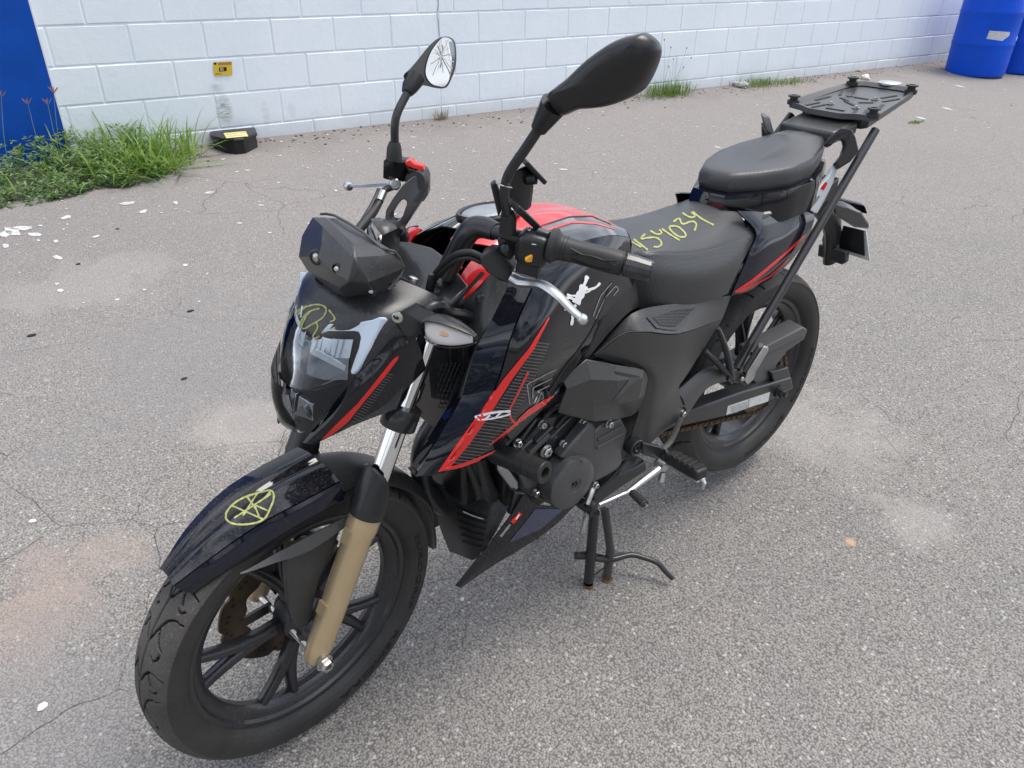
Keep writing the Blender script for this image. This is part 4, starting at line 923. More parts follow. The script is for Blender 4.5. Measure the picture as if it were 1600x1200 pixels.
Pg = [S(u, v, ym(u, v)+.0) for u, v in cr(np.array([(a, c_, 0) for a, c_ in mg], float), 3, True)[:, :2]]; Pg = [p+nb_*.0025 for p in Pg]; b = MB(); b.prism(Pg, nb_*.002); gm = part('cracked_mirror_glass', b, M['mirror'], msr, st=True); gm['label'] = 'shattered mirror glass with radiating cracks'; fixn(gm)
tg = bvh(gm); cc = (689, 88); rr_ = random.Random(3)
for i in range(22):
    a = 2*PI*i/22+rr_.uniform(-.12, .12); L_ = rr_.uniform(14, 46); pts = [cc]
    for t in (.35, .7, 1): pts.append((cc[0]+math.cos(a)*L_*t*.55+rr_.uniform(-1.5, 1.5), cc[1]+math.sin(a)*L_*t+rr_.uniform(-1.5, 1.5)))
    b = MB(); stroke(b, tg, pts, rr_.uniform(.4, .9), 0, .0006)
    if b.f: part('glass_crack', b, M['white'] if i % 3 else M['greyline'], gm)
b = MB(); b.lathe([(.0001, .0), (.0035, .0)], cast(tg, *cc), unit(CP-c0_), 9); part('impact_mark', b, M['white'], gm)
# ---------------- fuel tank
mirp = lambda r: [p*np.array([1, -1, 1]) for p in r]
C0 = [np.array(p) for p in ((.975, 0, .945), (.88, 0, .966), (.77, 0, .966), (.66, 0, .940), (.535, 0, .872))]
E1 = WW([(798, 394, .072), (852, 356, .066), (895, 341, .056), (930, 344, .046), (964, 356, .030)])
E0 = WW([(800, 425, .128), (850, 399, .128), (900, 381, .118), (950, 369, .104), (981, 372, .088)])
h1 = [(a*.5+c*.5)+np.array([0, 0, .004]) for a, c in zip(C0, E1)]
b = MB(); b.net([mirp(E1), mirp(h1), C0, h1, E1], 5, 4, .003); tank = part('fuel_tank', b, M['red'], ang=50); fixn(tank)
for s in (1, -1):
    f = (lambda q: q) if s > 0 else (lambda q: q.mirror())
    b = MB(); b.net([E1, [(a*.5+c*.5)+np.array([0, .004, .006]) for a, c in zip(E1, E0)], E0], 5, 4, .003); bnd = fixn(part('tank_shoulder', f(b), M['grey_gloss'] if 'grey_gloss' in M else M['gloss'], tank))
tt = bvh([tank]+[o for o in tank.children]); b = MB()
strip(b, tt, [(848, 361), (893, 345.5), (930, 347.5), (960, 357)], [(848, 364), (894, 348.5), (931, 350.5), (961, 359)], 26, 3); part('pinstripe', b, M['redd'], tank)
b = MB(); strip(b, tt, [(846, 352), (890, 338), (925, 337), (955, 350)], [(846, 353.8), (890, 339.6), (925, 338.6), (955, 351.4)], 26, 2); part('pinstripe', b, M['deep_black'], tank)
fc = np.array([.872, -.030, .9705]); fn = unit(np.array([.06, -.12, 1.]))
b = MB(); b.lathe([(.050, -.012), (.050, .004), (.046, .007), (.030, .008), (.0001, .008)], fc, fn, 40); cap = part('fuel_cap', b, M['alu'])
b = MB(); b.lathe([(.051, -.006), (.060, -.004), (.061, .004), (.057, .009), (.051, .007)], fc, fn, 40, closed=True); part('cap_ring', b, M['plastic_clean'], cap)
# glossy flank and radiator shroud, one surface
SR_ = [[(800, 425, .128), (850, 399, .130), (900, 381, .120), (950, 369, .106), (981, 372, .090)],
       [(790, 455, .148), (840, 430, .158), (890, 414, .153), (940, 404, .136), (984, 408, .108)],
       [(764, 510, .168), (815, 485, .187), (866, 466, .182), (928, 450, .155), (990, 450, .112)],
       [(742, 552, .178), (795, 535, .205), (848, 515, .205), (908, 502, .165), (980, 490, .116)],
       [(722, 620, .186), (775, 600, .215), (832, 578, .214), (888, 556, .174), (938, 540, .126)],
       [(690, 676, .190), (737, 668, .216), (797, 645, .216), (850, 614, .184), (884, 592, .145)],
       [(649, 743, .188), (690, 738, .207), (755, 713, .209), (815, 668, .196), (873, 611, .172)]]
b = MB(); b.net([WW(r[1:]) for r in SR_], 6, 5, .004); b.net([WW(r[:2]) for r in SR_], 4, 5, .004); shl, shr = both('tank_shroud', b, M['gloss'], ang=25); fixn(shl); fixn(shr)
# bevelled front return of the shroud
fe = WW([r[0] for r in SR_[1:]]); b = MB(); b.net([[p+np.array([-.012, -.030, -.002]) for p in fe], fe], 4, 4, .003)
for o in both('shroud_return', b, M['gloss']): fixn(o)
le = WW(SR_[-1]); b = MB(); b.net([le, [p+np.array([0, -.022, .004]) for p in le]], 4, 3, .003)
for o in both('shroud_underside', b, M['plastic_clean']): fixn(o)
ts = bvh(shl)
def dec(name, m, par, tree, A, B, n=26, k=3, lift=.0007):
    q = MB(); strip(q, tree, A, B, n, k, lift)
    if q.f: part(name, q, m, par)
def ink(name, m, par, tree, pts, wd, sm=3, lift=.0009):
    q = MB(); stroke(q, tree, pts, wd, sm, lift)
    if q.f: part(name, q, m, par)
dec('red_stripe', M['redd'], shl, ts, [(856, 496), (825, 545), (786, 592), (747, 648), (715, 692), (684, 737)], [(858, 497), (833, 546), (799, 593), (763, 650), (734, 692), (704, 728)], 90, 7, .0013)
dec('red_stripe', M['redd'], shl, ts, [(684, 737), (720, 730), (750, 719), (777, 705)], [(704, 728), (725, 722), (752, 712), (773, 703)], 44, 4, .0013)
for i in range(40):
    t_ = i/39; xa = 708+(838-708)*t_+6*math.sin(PI*t_); ya = 722+(535-722)*t_; ln = 34*(1-abs(t_-.35)*.9)+6
    ink('hatch_line', M['hatch'], shl, ts, [(xa, ya), (xa+ln, ya+ln*.13)], 2.0, 0)
dec('red_stripe', M['redd'], shl, ts, [(866, 617), (848, 625), (825, 639), (808, 655)], [(866, 621), (852, 632), (832, 645), (811, 660)], 40, 5, .0013)
dec('red_stripe', M['redd'], shl, ts, [(811, 655), (790, 672), (764, 694)], [(812, 660), (793, 676), (765, 696)], 22, 2)
ink('red_line', M['redd'], shl, ts, [(825, 580), (810, 612), (794, 643)], 3.2, 0); ink('red_line', M['redd'], shl, ts, [(794, 643), (799, 656), (808, 664)], 3.6, 0); ink('red_line', M['redd'], shl, ts, [(862, 620), (838, 634), (818, 650)], 1.6, 0, .0016)
for pts, w_ in (([(742, 652), (760, 646), (780, 643), (797, 642)], 3.6), ([(742, 656), (765, 654), (785, 650), (797, 646)], 2.6), ([(765, 648), (757, 655)], 3), ([(783, 643), (772, 653)], 2.5)): ink('white_script', M['white'], shl, ts, pts, w_, 2, .0014)
for pts in ([(827, 632), (823, 600), (868, 577)], [(832, 622), (832, 606), (862, 591)], [(838, 612), (858, 602)], [(833, 640), (846, 612)]): ink('outline_letter', M['greyline'], shl, ts, pts, 1.7, 0)
for pts in ([(930, 498), (945, 465), (962, 446), (966, 452), (958, 462)], [(926, 494), (938, 462), (955, 442)]): ink('outline_letter', M['greyline'], shl, ts, pts, 1.6, 0)
em = ((([(912, 446), (908, 456), (903, 466), (899, 474)]), 12), ([(916, 431), (915, 438), (911, 447)], 5), ([(918, 432), (914, 436)], 6), ([(909, 452), (920, 452), (930, 449), (937, 442)], 3.6), ([(908, 458), (918, 456), (922, 453)], 3), ([(900, 470), (890, 465), (884, 467), (883, 485)], 4), ([(899, 476), (893, 485), (894, 497), (892, 508)], 4.2), ([(903, 462), (892, 462), (885, 460)], 3))
for pts, w_ in em: ink('horse_emblem', M['white'], shl, ts, pts, w_, 3, .0011)
# dark triangular vent and seam on the shroud
dec('shroud_vent', M['deep_black'], shl, ts, [(769, 560), (776, 548)], [(770, 560), (788, 553)], 4, 3); ink('panel_seam', M['deep_black'], shl, ts, [(858, 612), (880, 578), (905, 545), (930, 505), (955, 440)], 2.2)
# red wing and matte cover in front of the tank
b = MB(); b.net([WW([(712, 455, .085), (722, 432, .085), (736, 411, .085), (748, 402, .085)]), WW([(716, 462, .105), (733, 442, .108), (750, 420, .108), (762, 410, .108)]), WW([(723, 470, .118), (742, 455, .124), (762, 434, .128), (775, 420, .128)])], 5, 4, .003); rwg, o = both('tank_front_wing', b, M['red']); fixn(rwg); fixn(o)
trw = bvh(rwg); dec('wing_stripe', M['deep_black'], rwg, trw, [(718, 463), (752, 424)], [(721, 466), (758, 427)], 14, 3)
b = MB(); b.net([WW([(722, 470, .112), (748, 450, .122), (772, 425, .132), (798, 420, .138)]), WW([(724, 500, .112), (745, 485, .135), (766, 470, .148), (788, 458, .150)]), WW([(728, 540, .115), (738, 528, .145), (752, 518, .160), (765, 510, .168)]), WW([(722, 580, .120), (730, 572, .150), (738, 560, .168), (743, 552, .178)]), WW([(700, 640, .12), (708, 635, .150), (715, 628, .170), (722, 620, .186)])], 5, 4, .003); icl, o = both('inner_cover', b, M['plastic']); fixn(icl); fixn(o)
tic = bvh(icl); p = cast(tic, 752, 467, .0)
if p is not None: b = MB(); b.lathe([(.0085, -.003), (.0085, .001), (.006, .003), (.0025, .003), (.002, .001)], p, (.35, .9, .1), 16); part('cover_screw', b, M['metal_black'], icl)
# radiator core, honeycomb and headstock cover seen through the gap
b = MB(); b.box((1.045, 0, .74), (.02, .20, .26)); part('oil_cooler', b, M['plastic_clean'], bev=.004)
hx = MB()
for i in range(6):
    for j in range(9):
        u0, v0 = 688+i*6.5+(3.2 if j % 2 else 0), 570+j*8; q = [W(u0+3.4*math.cos(a), v0+3.9*math.sin(a), .118) for a in np.linspace(0, 2*PI, 7)[:-1]]; hx.tube(q, .0011, 4, closed=True)
ho = part('honeycomb_grille', hx, M['plastic_clean']); ho['kind'] = 'stuff'
b = MB(); b.net([WW([(668, 545, .085), (700, 545, .090), (722, 540, .095)]), WW([(672, 620, .085), (700, 625, .092), (720, 625, .097)])], 4, 4, .004); fixn(part('radiator_panel', b, M['plastic'])); 
# ---------------- rider seat
sb = WW([(998, 482, .100), (1030, 479, .122), (1076, 473, .134), (1110, 468, .137), (1135, 458, .136)])
sm_ = WW([(992, 440, .100), (1025, 432, .130), (1080, 434, .142), (1124, 424, .142), (1156, 412, .130)])
sr_ = WW([(986, 398, .085), (1022, 397, .112), (1090, 395, .120), (1145, 378, .114), (1182, 359, .100)])
st_ = [np.array(p) for p in ((.560, .045, .868), (.490, .066, .864), (.385, .072, .862), (.290, .070, .870), (.225, .058, .880))]
sc0 = [np.array(p) for p in ((.535, 0, .876), (.470, 0, .876), (.375, 0, .876), (.290, 0, .886), (.238, 0, .892))]
sra = [a*.16+c*.84+np.array([0, 0, .003]) for a, c in zip(st_, sr_)]; srb = [a*.18+c*.82+np.array([0, .002, 0]) for a, c in zip(sm_, sr_)]
b = MB(); b.net([mirp(sb), mirp(sm_), mirp(srb), mirp(sr_), mirp(sra), mirp(st_), sc0, st_, sra, sr_, srb, sm_, sb], 6, 4, .004)
def seat_mat():
    m = mat('seat_vinyl', (.046, .047, .050), .38); t = m.node_tree; bs = t.nodes['Principled BSDF']; L = t.links.new
    tcn = N(t, 'ShaderNodeTexCoord'); v = N(t, 'ShaderNodeTexVoronoi'); v.inputs['Scale'].default_value = 210; L(tcn.outputs['Object'], v.inputs['Vector'])
    try: v.inputs['Randomness'].default_value = 0.0
    except Exception: pass
    bn = N(t, 'ShaderNodeBump'); bn.inputs['Distance'].default_value = .0007; bn.inputs['Strength'].default_value = .7; bn.invert = True; L(v.outputs['Distance'], bn.inputs['Height']); L(bn.outputs[0], bs.inputs['Normal']); return m
M['seat'] = seat_mat()
seat = part('rider_seat', b, M['seat'], ang=70); fixn(seat)
tse = bvh(seat)
num = [[(984, 376), (1002, 387)], [(990, 374), (1012, 391)], [(1008, 366), (1000, 374), (1012, 372), (1026, 372), (1034, 380), (1030, 386), (1021, 386)], [(1016, 361), (1027, 367), (1034, 364), (1030, 359)], [(1034, 358), (1044, 365), (1062, 376)], [(1046, 354), (1058, 354), (1068, 362), (1072, 369), (1064, 371), (1054, 366), (1046, 358), (1046, 354)], [(1052, 347), (1062, 341), (1064, 350), (1070, 350)], [(1070, 350), (1082, 346), (1088, 351), (1085, 361)], [(1066, 333), (1078, 340), (1087, 338), (1080, 332)], [(1082, 331), (1096, 342), (1115, 352)]]
for pts in num: ink('chalk_digit', M['chalk'], seat, tse, pts, 2.7, 3)
# ---------------- pillion seat
po = [(.256, 0, .957), (.246, .042, .957), (.185, .078, .960), (.105, .106, .964), (.020, .106, .972), (-.050, .082, .984), (-.108, .052, .997), (-.120, 0, 1.0)]
po = [np.array(p) for p in po]; full = po+mirp(po[1:-1])[::-1]; full = lin(np.array(full+[full[0]]), 3)[:-1]; cm = full.mean(0); rings = []
for k, dz in ((.92, -.046), (.99, -.038), (1.02, -.024), (1.015, -.008), (.985, .001), (.93, .005), (.75, .008), (.4, .010)): rings.append([cm+(p-cm)*np.array([k, k, 1])+np.array([0, 0, dz]) for p in full])
b = MB(); b.loft(rings); pil = part('pillion_seat', b, M['seat'], ang=42); fixn(pil)
rings = [[cm+(p-cm)*np.array([k*1.0, k, .7])+np.array([0, 0, dz-.012]) for p in full] for k, dz in ((1.12, -.105), (1.12, -.052), (1.08, -.034), (.88, -.024))]
b = MB(); b.loft(rings); fixn(part('seat_tray', b, M['gloss'], ang=40))
# saddle between the seats with the lock
b = MB(); b.net([[np.array(p) for p in ((.255, -.105, .838), (.262, -.05, .862), (.265, 0, .866), (.262, .05, .862), (.255, .105, .838))], [np.array(p) for p in ((.225, -.105, .858), (.225, -.05, .888), (.225, 0, .892), (.225, .05, .888), (.225, .105, .858))], [np.array(p) for p in ((.16, -.11, .872), (.15, -.05, .900), (.15, 0, .904), (.15, .05, .900), (.16, .11, .872))]], 4, 4, .003); fixn(part('seat_cowl', b, M['navy']))
tcw = bvh([bpy.data.objects['seat_cowl']]); p = cast(tcw, 1120, 324, .0); p = p if p is not None else W(1120, 324, .03)
b = MB(); b.lathe([(.0125, -.004), (.0125, .002), (.0105, .004), (.0070, .004), (.0065, .002), (.0001, .002)], p, unit(np.array([.75, .3, .6])), 24); part('seat_lock', b, M['white'])
# ---------------- tail
TR = [[(1150, 330, .086), (1172, 331, .092), (1213, 334, .096), (1240, 329, .096), (1262, 324, .090)],
      [(1180, 364, .114), (1196, 362, .118), (1220, 357, .116), (1246, 344, .109), (1269, 335, .098)],
      [(1168, 398, .130), (1190, 392, .135), (1218, 379, .130), (1246, 361, .119), (1270, 344, .104)],
      [(1143, 455, .132), (1175, 440, .138), (1210, 412, .135), (1240, 385, .123), (1267, 352, .108)],
      [(1142, 459, .126), (1164, 454, .130), (1204, 433, .127), (1236, 404, .117), (1263, 367, .104)]]
b = MB(); b.net([WW(r) for r in TR], 6, 5, .004); tl, trr = both('tail_panel', b, M['navy'], ang=60); fixn(tl); fixn(trr); tta = bvh(tl)
dec('red_trim', M['redd'], tl, tta, [(1146, 456), (1175, 436), (1203, 413), (1230, 391), (1257, 366)], [(1152, 457), (1180, 439), (1206, 417), (1232, 394), (1258, 369)], 30, 3)
dec('red_trim', M['redd'], tl, tta, [(1150, 455), (1164, 450), (1203, 430), (1232, 403)], [(1156, 457), (1166, 454), (1204, 433), (1233, 405)], 30, 3)
dec('red_trim', M['redd'], tl, tta, [(1148, 456), (1162, 447)], [(1152, 457), (1172, 450)], 12, 4)
dec('tail_inset', M['plastic_clean'], tl, tta, [(1185, 374), (1192, 354)], [(1224, 368), (1250, 336)], 14, 14)
dec('tail_hatch', M['hatch'], tl, tta, [(1164, 452), (1204, 427), (1232, 402)], [(1166, 449), (1205, 421), (1236, 394)], 26, 3, .0004)
b = MB(); b.prism(WW([(1258, 318, .100), (1275, 300, .102), (1295, 276, .102), (1306, 256, .100), (1309, 264, .102), (1302, 286, .106), (1290, 312, .108), (1277, 334, .106), (1268, 330, .104)]), (0, -.010, 0)); pr_, o = both('tail_strip', b, M['chrome_white'] if 'chrome_white' in M else M['white'], bev=.002)
tpr = bvh(pr_); ink('red_print', M['redd'], pr_, tpr, [(1284, 296), (1291, 285)], 5, 0); ink('print', M['greyline'], pr_, tpr, [(1271, 318), (1280, 306)], 3.2, 0)
b = MB(); b.prism([np.array(p) for p in ((.20, .09, .80), (-.16, .085, .90), (-.16, -.085, .90), (.20, -.09, .80))], (0, 0, -.05)); part('tail_underside', b, M['plastic_clean'], bev=.004)
# grab rail
gp = WW([(1284, 226, .066), (1298, 214, .088), (1316, 204, .112), (1330, 212, .124), (1336, 232, .128), (1324, 252, .120), (1309, 262, .108)])
b = MB(); b.prism(WW([(1291, 224, .085), (1300, 212, .095), (1315, 199, .112), (1332, 201, .124), (1338, 213, .128), (1343, 236, .128), (1330, 252, .122), (1311, 264, .112), (1306, 255, .108), (1317, 241, .115), (1322, 226, .118), (1320, 217, .114), (1309, 218, .106), (1298, 229, .092)]), (-.012, -.016, -.010)); both('grab_rail', b, M['grey_plastic'], bev=.004)
b = MB(); b.prism([np.array(p) for p in ((-.10, .075, .985), (-.20, .080, 1.0), (-.22, 0, 1.005), (-.20, -.080, 1.0), (-.10, -.075, .985), (-.095, 0, .985))], (0, 0, .030)); part('rail_bridge', b, M['grey_plastic'], bev=.006)
# ---------------- luggage rack
rz = lambda x: 1.043+(-.2-x)*.13
ro2 = [(-.165, .045), (-.180, .075), (-.188, .112), (-.205, .124), (-.405, .098), (-.448, .086), (-.462, .060), (-.462, -.060), (-.448, -.086), (-.405, -.098), (-.205, -.124), (-.188, -.112), (-.180, -.075), (-.165, -.045)]
b = MB(); b.prism([np.array([x, y, rz(x)]) for x, y in ro2], (0, 0, -.004)); rack = part('luggage_rack', b, M['engine'], bev=.001)
b = MB(); cx_ = -.31; O_ = [np.array([x, y, rz(x)]) for x, y in ro2]; I_ = [np.array([cx_+(x-cx_)*.88, y*.86, rz(x)]) for x, y in ro2]; zz = np.array([0, 0, .010]); n = len(O_)
V = [p+np.array([0, 0, -.001]) for p in O_]+[p+zz for p in O_]+[cx2*.4+p*.6+zz for cx2, p in zip(I_, O_)]+[p+np.array([0, 0, .0006]) for p in I_]; F = []
for i in range(n):
    j = (i+1) % n; F += [(k*n+i, k*n+j, (k+1)*n+j, (k+1)*n+i) for k in range(3)]
b.add(V, F); fixn(part('rack_rim', b, M['engine'], rack, ang=25))
def pucks(l):
    for x, y in l:
        q = MB(); q.lathe([(.015, -.006), (.0155, .001), (.0155, .004), (.010, .006), (.010, .011), (.0155, .0125), (.0155, .016), (.008, .017), (.007, .010), (.0001, .010)], (x, y, rz(x)+.008), (0, 0, 1), 24); part('rack_puck', q, M['rubber'], rack)
pucks([(-.200, .110), (-.200, -.110), (-.430, .082), (-.430, -.082)])
for x, y in ((-.255, .035), (-.255, -.035), (-.345, .035), (-.345, -.035)):
    q = MB(); q.lathe([(.010, 0), (.010, .002), (.006, .002), (.006, .006), (.0001, .006)], (x, y, rz(x)), (0, 0, 1), 10); part('rack_bolt', q, M['steel'], rack)
for x, y, a, l in ((-.23, .075, 20, .05), (-.225, .05, 20, .04), (-.23, -.075, -20, .05), (-.225, -.05, -20, .04), (-.29, .08, 15, .05), (-.29, -.08, -15, .05), (-.285, 0, 60, .045), (-.31, .03, -60, .035), (-.31, -.03, 60, .035), (-.36, .07, -25, .05), (-.36, -.07, 25, .05), (-.385, .05, -25, .045), (-.385, -.05, 25, .045), (-.22, 0, 90, .05), (-.34, 0, 90, .04)):
    q = MB(); ca, sa = math.cos(math.radians(a)), math.sin(math.radians(a)); q.bar((x-ca*l/2, y-sa*l/2, rz(x-ca*l/2)+.0006), (x+ca*l/2, y+sa*l/2, rz(x+ca*l/2)+.0006), .009, .0014); part('rack_slot', q, M['deep_black'], rack)
q = MB(); q.lathe([(.030, 0), (.030, .004), (.027, .006), (.0001, .006)], (-.475, 0, rz(-.46)+.008), (0, 0, 1), 28); q.v = [(x, y*1.0, z) for x, y, z in q.v]; part('rack_badge', q, M['alu'], rack)
b = MB(); b.prism([np.array([x*.85-.05, y*.75, rz(x)-.03]) for x, y in ro2[1:-1]], (0, 0, .022)); part('rack_frame', b, M['metal_black'], rack, bev=.002)
bt_ = W(1368, 203, .118); bb2 = W(1150, 575, .162); b = MB(); b.tube([bt_, bb2], .0105, 16); both('rack_support', b, M['metal_black'])
b = MB(); b.bar(W(1172, 538, .160), W(1139, 597, .166), .030, .007, (0, 1, 0)); both('support_foot', b, M['metal_black'])
# ---------------- tail lamp, number plate carrier and rear indicator
b = MB(); b.prism([W(u, v, .10) for u, v in ((1304, 318), (1326, 322), (1346, 331), (1359, 350), (1358, 359), (1336, 356), (1318, 345), (1304, 336))], (-.03, -.035, 0)); both('rear_indicator', b, M['gloss'], bev=.006)
b = MB(); b.prism([W(u, v, x=-.40) for u, v in ((1311, 311), (1352, 322), (1356, 335), (1310, 325))], (-.02, -.02, 0)); part('tail_light', b, M['gloss'], bev=.003)
b = MB(); b.prism([W(u, v, x=-.40) for u, v in ((1318, 352), (1353, 360), (1359, 408), (1305, 391))], (-.004, 0, 0)); plt = part('number_plate', b, M['sticker'], bev=.001)
b = MB(); b.prism([W(u, v, x=-.396) for u, v in ((1318, 352), (1350, 360), (1352, 400), (1308, 387))], (.003, 0, 0)); part('plate_backing', b, M['plastic_clean'], plt, bev=.002)
b = MB(); b.prism([W(u, v, x=-.36) for u, v in ((1290, 352), (1306, 352), (1309, 400), (1300, 408), (1288, 402), (1284, 375))], (-.012, 0, 0)); part('plate_bracket', b, M['dirtmetal'], bev=.002)
b = MB(); b.prism([W(u, v, x=-.35) for u, v in ((1279, 382), (1322, 394), (1321, 410), (1315, 414), (1277, 400))], (-.02, 0, 0)); part('rear_reflector', b, M['plastic'], bev=.003)
b = MB(); b.tube([np.array(p) for p in ((-.08, 0, .84), (-.22, 0, .82), (-.34, 0, .72), (-.38, 0, .60))], [.035, .030, .022, .018], 12, 4, flat=1.5); part('rear_mudguard', b, M['plastic_clean'])
# inner hugger between swing arm and tail
b = MB(); rr = []
for y in (-.07, -.045, 0, .045, .07):
    k = (abs(y)/.07)**2; rr.append([RC+np.array([(.325-.02*k)*math.cos(math.radians(t)), y, (.325-.02*k)*math.sin(math.radians(t))]) for t in (6, 16, 28, 40, 50)])
b.net(rr, 4, 5, .003); fixn(part('inner_mudguard', b, M['plastic']))
# exhaust silencer on the far side
b = MB(); b.tube([np.array(p) for p in ((.36, -.17, .34), (.26, -.18, .39), (.20, -.185, .43), (-.16, -.19, .58), (-.24, -.19, .61))], [.025, .030, .052, .056, .045], 24); part('silencer', b, M['metal_black'], bev=.002)
b = MB(); b.tube([np.array(p) for p in ((-.235, -.19, .61), (-.27, -.19, .625))], [.040, .038], 20); part('silencer_tip', b, M['steel'])
# ---------------- side panel and airbox cover
PR = [[(926, 553, .128), (958, 521, .132), (996, 487, .130), (1060, 474, .130), (1140, 462, .124)],
      [(930, 555, .146), (972, 523, .163), (1005, 519, .169), (1060, 521, .165), (1126, 498, .136)],
      [(965, 566, .150), (990, 560, .160), (1015, 556, .163), (1060, 552, .158), (1102, 536, .140)],
      [(1004, 577, .152), (1016, 585, .160), (1028, 592, .164), (1050, 592, .158), (1070, 586, .142)],
      [(999, 634, .150), (1010, 632, .158), (1022, 630, .163), (1040, 622, .158), (1058, 608, .146)],
      [(988, 672, .145), (1002, 666, .155), (1018, 660, .160), (1038, 652, .156), (1066, 650, .148)],
      [(976, 716, .135), (988, 712, .150), (1002, 703, .155), (1018, 688, .152), (1034, 673, .146)]]
b = MB(); b.net([WW(r) for r in PR[1:]], 5, 5, .004); b.net([WW(r) for r in PR[:2]], 5, 4, .004); spl, spr = both('side_panel', b, M['grey_plastic'], ang=22); fixn(spl); fixn(spr); tsp = bvh(spl)
dec('panel_vent', M['plastic'], spl, tsp, [(1009, 496), (1050, 480), (1099, 474)], [(1024, 513), (1044, 516), (1056, 516)], 18, 8, .0025)
def hexmat():
    m = mat('hex_grip', (.024, .025, .027), .5); t = m.node_tree; bs = t.nodes['Principled BSDF']; L = t.links.new; tcn = N(t, 'ShaderNodeTexCoord'); v = N(t, 'ShaderNodeTexVoronoi'); v.inputs['Scale'].default_value = 260; v.inputs['Randomness'].default_value = .1; L(tcn.outputs['Object'], v.inputs['Vector']); bn = N(t, 'ShaderNodeBump'); bn.inputs['Distance'].default_value = .002; L(v.outputs['Distance'], bn.inputs['Height']); L(bn.outputs[0], bs.inputs['Normal']); return m
M['hex'] = hexmat()
dec('vent_mesh', M['hex'], spl, tsp, [(1018, 497), (1050, 486), (1084, 481)], [(1029, 509), (1044, 511), (1054, 511)], 18, 8, .0035)
b = MB(); b.net([WW(r) for r in [[(877, 594, .150), (914, 561, .156), (960, 570, .169), (1003, 578, .167), (1008, 584, .162)], [(884, 606, .160), (922, 592, .173), (962, 594, .181), (1002, 590, .176), (1010, 592, .163)], [(872, 638, .156), (925, 632, .174), (965, 630, .178), (996, 622, .172), (1005, 618, .160)], [(871, 642, .148), (927, 657, .158), (965, 653, .160), (985, 648, .158), (995, 641, .152)]]], 2, 2, .004, lin_u=True, lin_v=True); abl, o = both('airbox_cover', b, M['grey_plastic'], ang=8, bev=.003); fixn(abl); fixn(o)
tab = bvh(abl); dec('cover_notch', M['deep_black'], abl, tab, [(960, 580), (985, 585), (1000, 588)], [(962, 584), (985, 589), (1000, 589)], 12, 3, .001); dec('cover_facet', M['engine'], abl, tab, [(985, 590), (999, 590)], [(955, 628), (962, 624)], 10, 8, .0012)
b = MB(); b.net([WW([(893, 560, .150), (925, 515, .148), (958, 470, .135), (990, 432, .110)]), WW([(915, 560, .148), (945, 524, .146), (975, 492, .132), (996, 478, .112)])], 5, 3, .004); kp, o = both('knee_panel', b, M['plastic_clean']); fixn(kp); fixn(o)
# ---------------- engine
b = MB(); b.box((.76, 0, .53), (.34, .20, .28)); b.box((.86, 0, .64), (.18, .17, .20)); b.box((.70, 0, .46), (.34, .22, .20)); b.box((.955, -.03, .50), (.07, .13, .24)); part('engine_block', b, M['plastic_clean'], bev=.012)
b = MB(); b.box((.60, 0, .66), (.46, .15, .24)); part('frame', b, M['metal_black'], bev=.01)
for i in range(7): b = MB(); b.box((.90+.012*i, 0, .585+.022*i), (.17, .225-.006*i, .007), np.array([[math.cos(.5), 0, -math.sin(.5)], [0, 1, 0], [math.sin(.5), 0, math.cos(.5)]])); part('cooling_fin', b, M['engine'])
b = MB(); b.prism(WW([(800, 705, .118), (838, 655, .118), (905, 640, .118), (928, 665, .118), (880, 722, .118), (850, 740, .118), (812, 735, .118)]), (0, -.03, 0)); part('cylinder_head', b, M['metal_black'], bev=.005)
for u, v, r in ((845, 662, .0075), (807, 691, .0075), (878, 693, .008), (908, 659, .0075), (852, 704, .0115), (950, 661, .0075), (835, 769, .007)): steel_bolt(W(u, v, .124 if u < 940 else .150), (0, 1, 0), r, .012, M['steel'])
for A, B, w_ in (((826, 708), (857, 678), .012), ((858, 684), (890, 652), .006), ((836, 690), (862, 665), .006), ((812, 702), (830, 686), .006)): b = MB(); b.bar(W(*A, .121), W(*B, .121), w_, .010, (0, 1, 0)); part('head_rib', b, M['engine'], bev=.0015)
b = MB(); ec = W(890, 753, .150); b.lathe([(.062, -.03), (.062, .004), (.060, .010), (.053, .014), (.030, .016), (.0175, .016), (.0172, .0145), (.0105, .0145), (.010, .010), (.0045, .010), (.004, .002), (.0001, .002)], ec, (0, 1, 0), 56); ac_ = part('alternator_cover', b, M['engine'], ang=30)
b = MB(); b.prism(WW([(876, 716, .148), (900, 688, .148), (921, 663, .148), (928, 661, .148), (932, 670, .148), (930, 712, .148), (922, 735, .148), (905, 728, .148)]), (0, -.03, 0)); part('crankcase_cover', b, M['engine'], bev=.006)
b = MB(); b.prism(WW([(928, 676, .146), (945, 664, .146), (972, 653, .146), (981, 673, .146), (973, 703, .146), (974, 722, .146), (966, 734, .146), (940, 749, .146), (912, 762, .146), (900, 740, .146), (926, 716, .146)]), (0, -.035, 0)); sp_ = part('sprocket_cover', b, M['engine'], bev=.006)
for A, B in (((934, 688), (970, 667)), ((932, 700), (974, 678))): b = MB(); b.bar(W(*A, .147), W(*B, .147), .007, .004, (0, 1, 0)); part('cover_rib', b, M['engine'], sp_, bev=.001)
b = MB(); b.prism(WW([(812, 742, .118), (866, 735, .118), (902, 788, .118), (872, 792, .118), (846, 785, .118), (815, 765, .118)]), (0, -.05, 0)); part('crankcase', b, M['engine'], bev=.006)
b = MB(); b.prism(WW([(925, 765, .09), (985, 735, .09), (1010, 720, .09), (1012, 735, .09), (960, 770, .09), (930, 792, .09)]), (0, -.10, 0)); part('gearbox_underside', b, M['metal_black'], bev=.006)
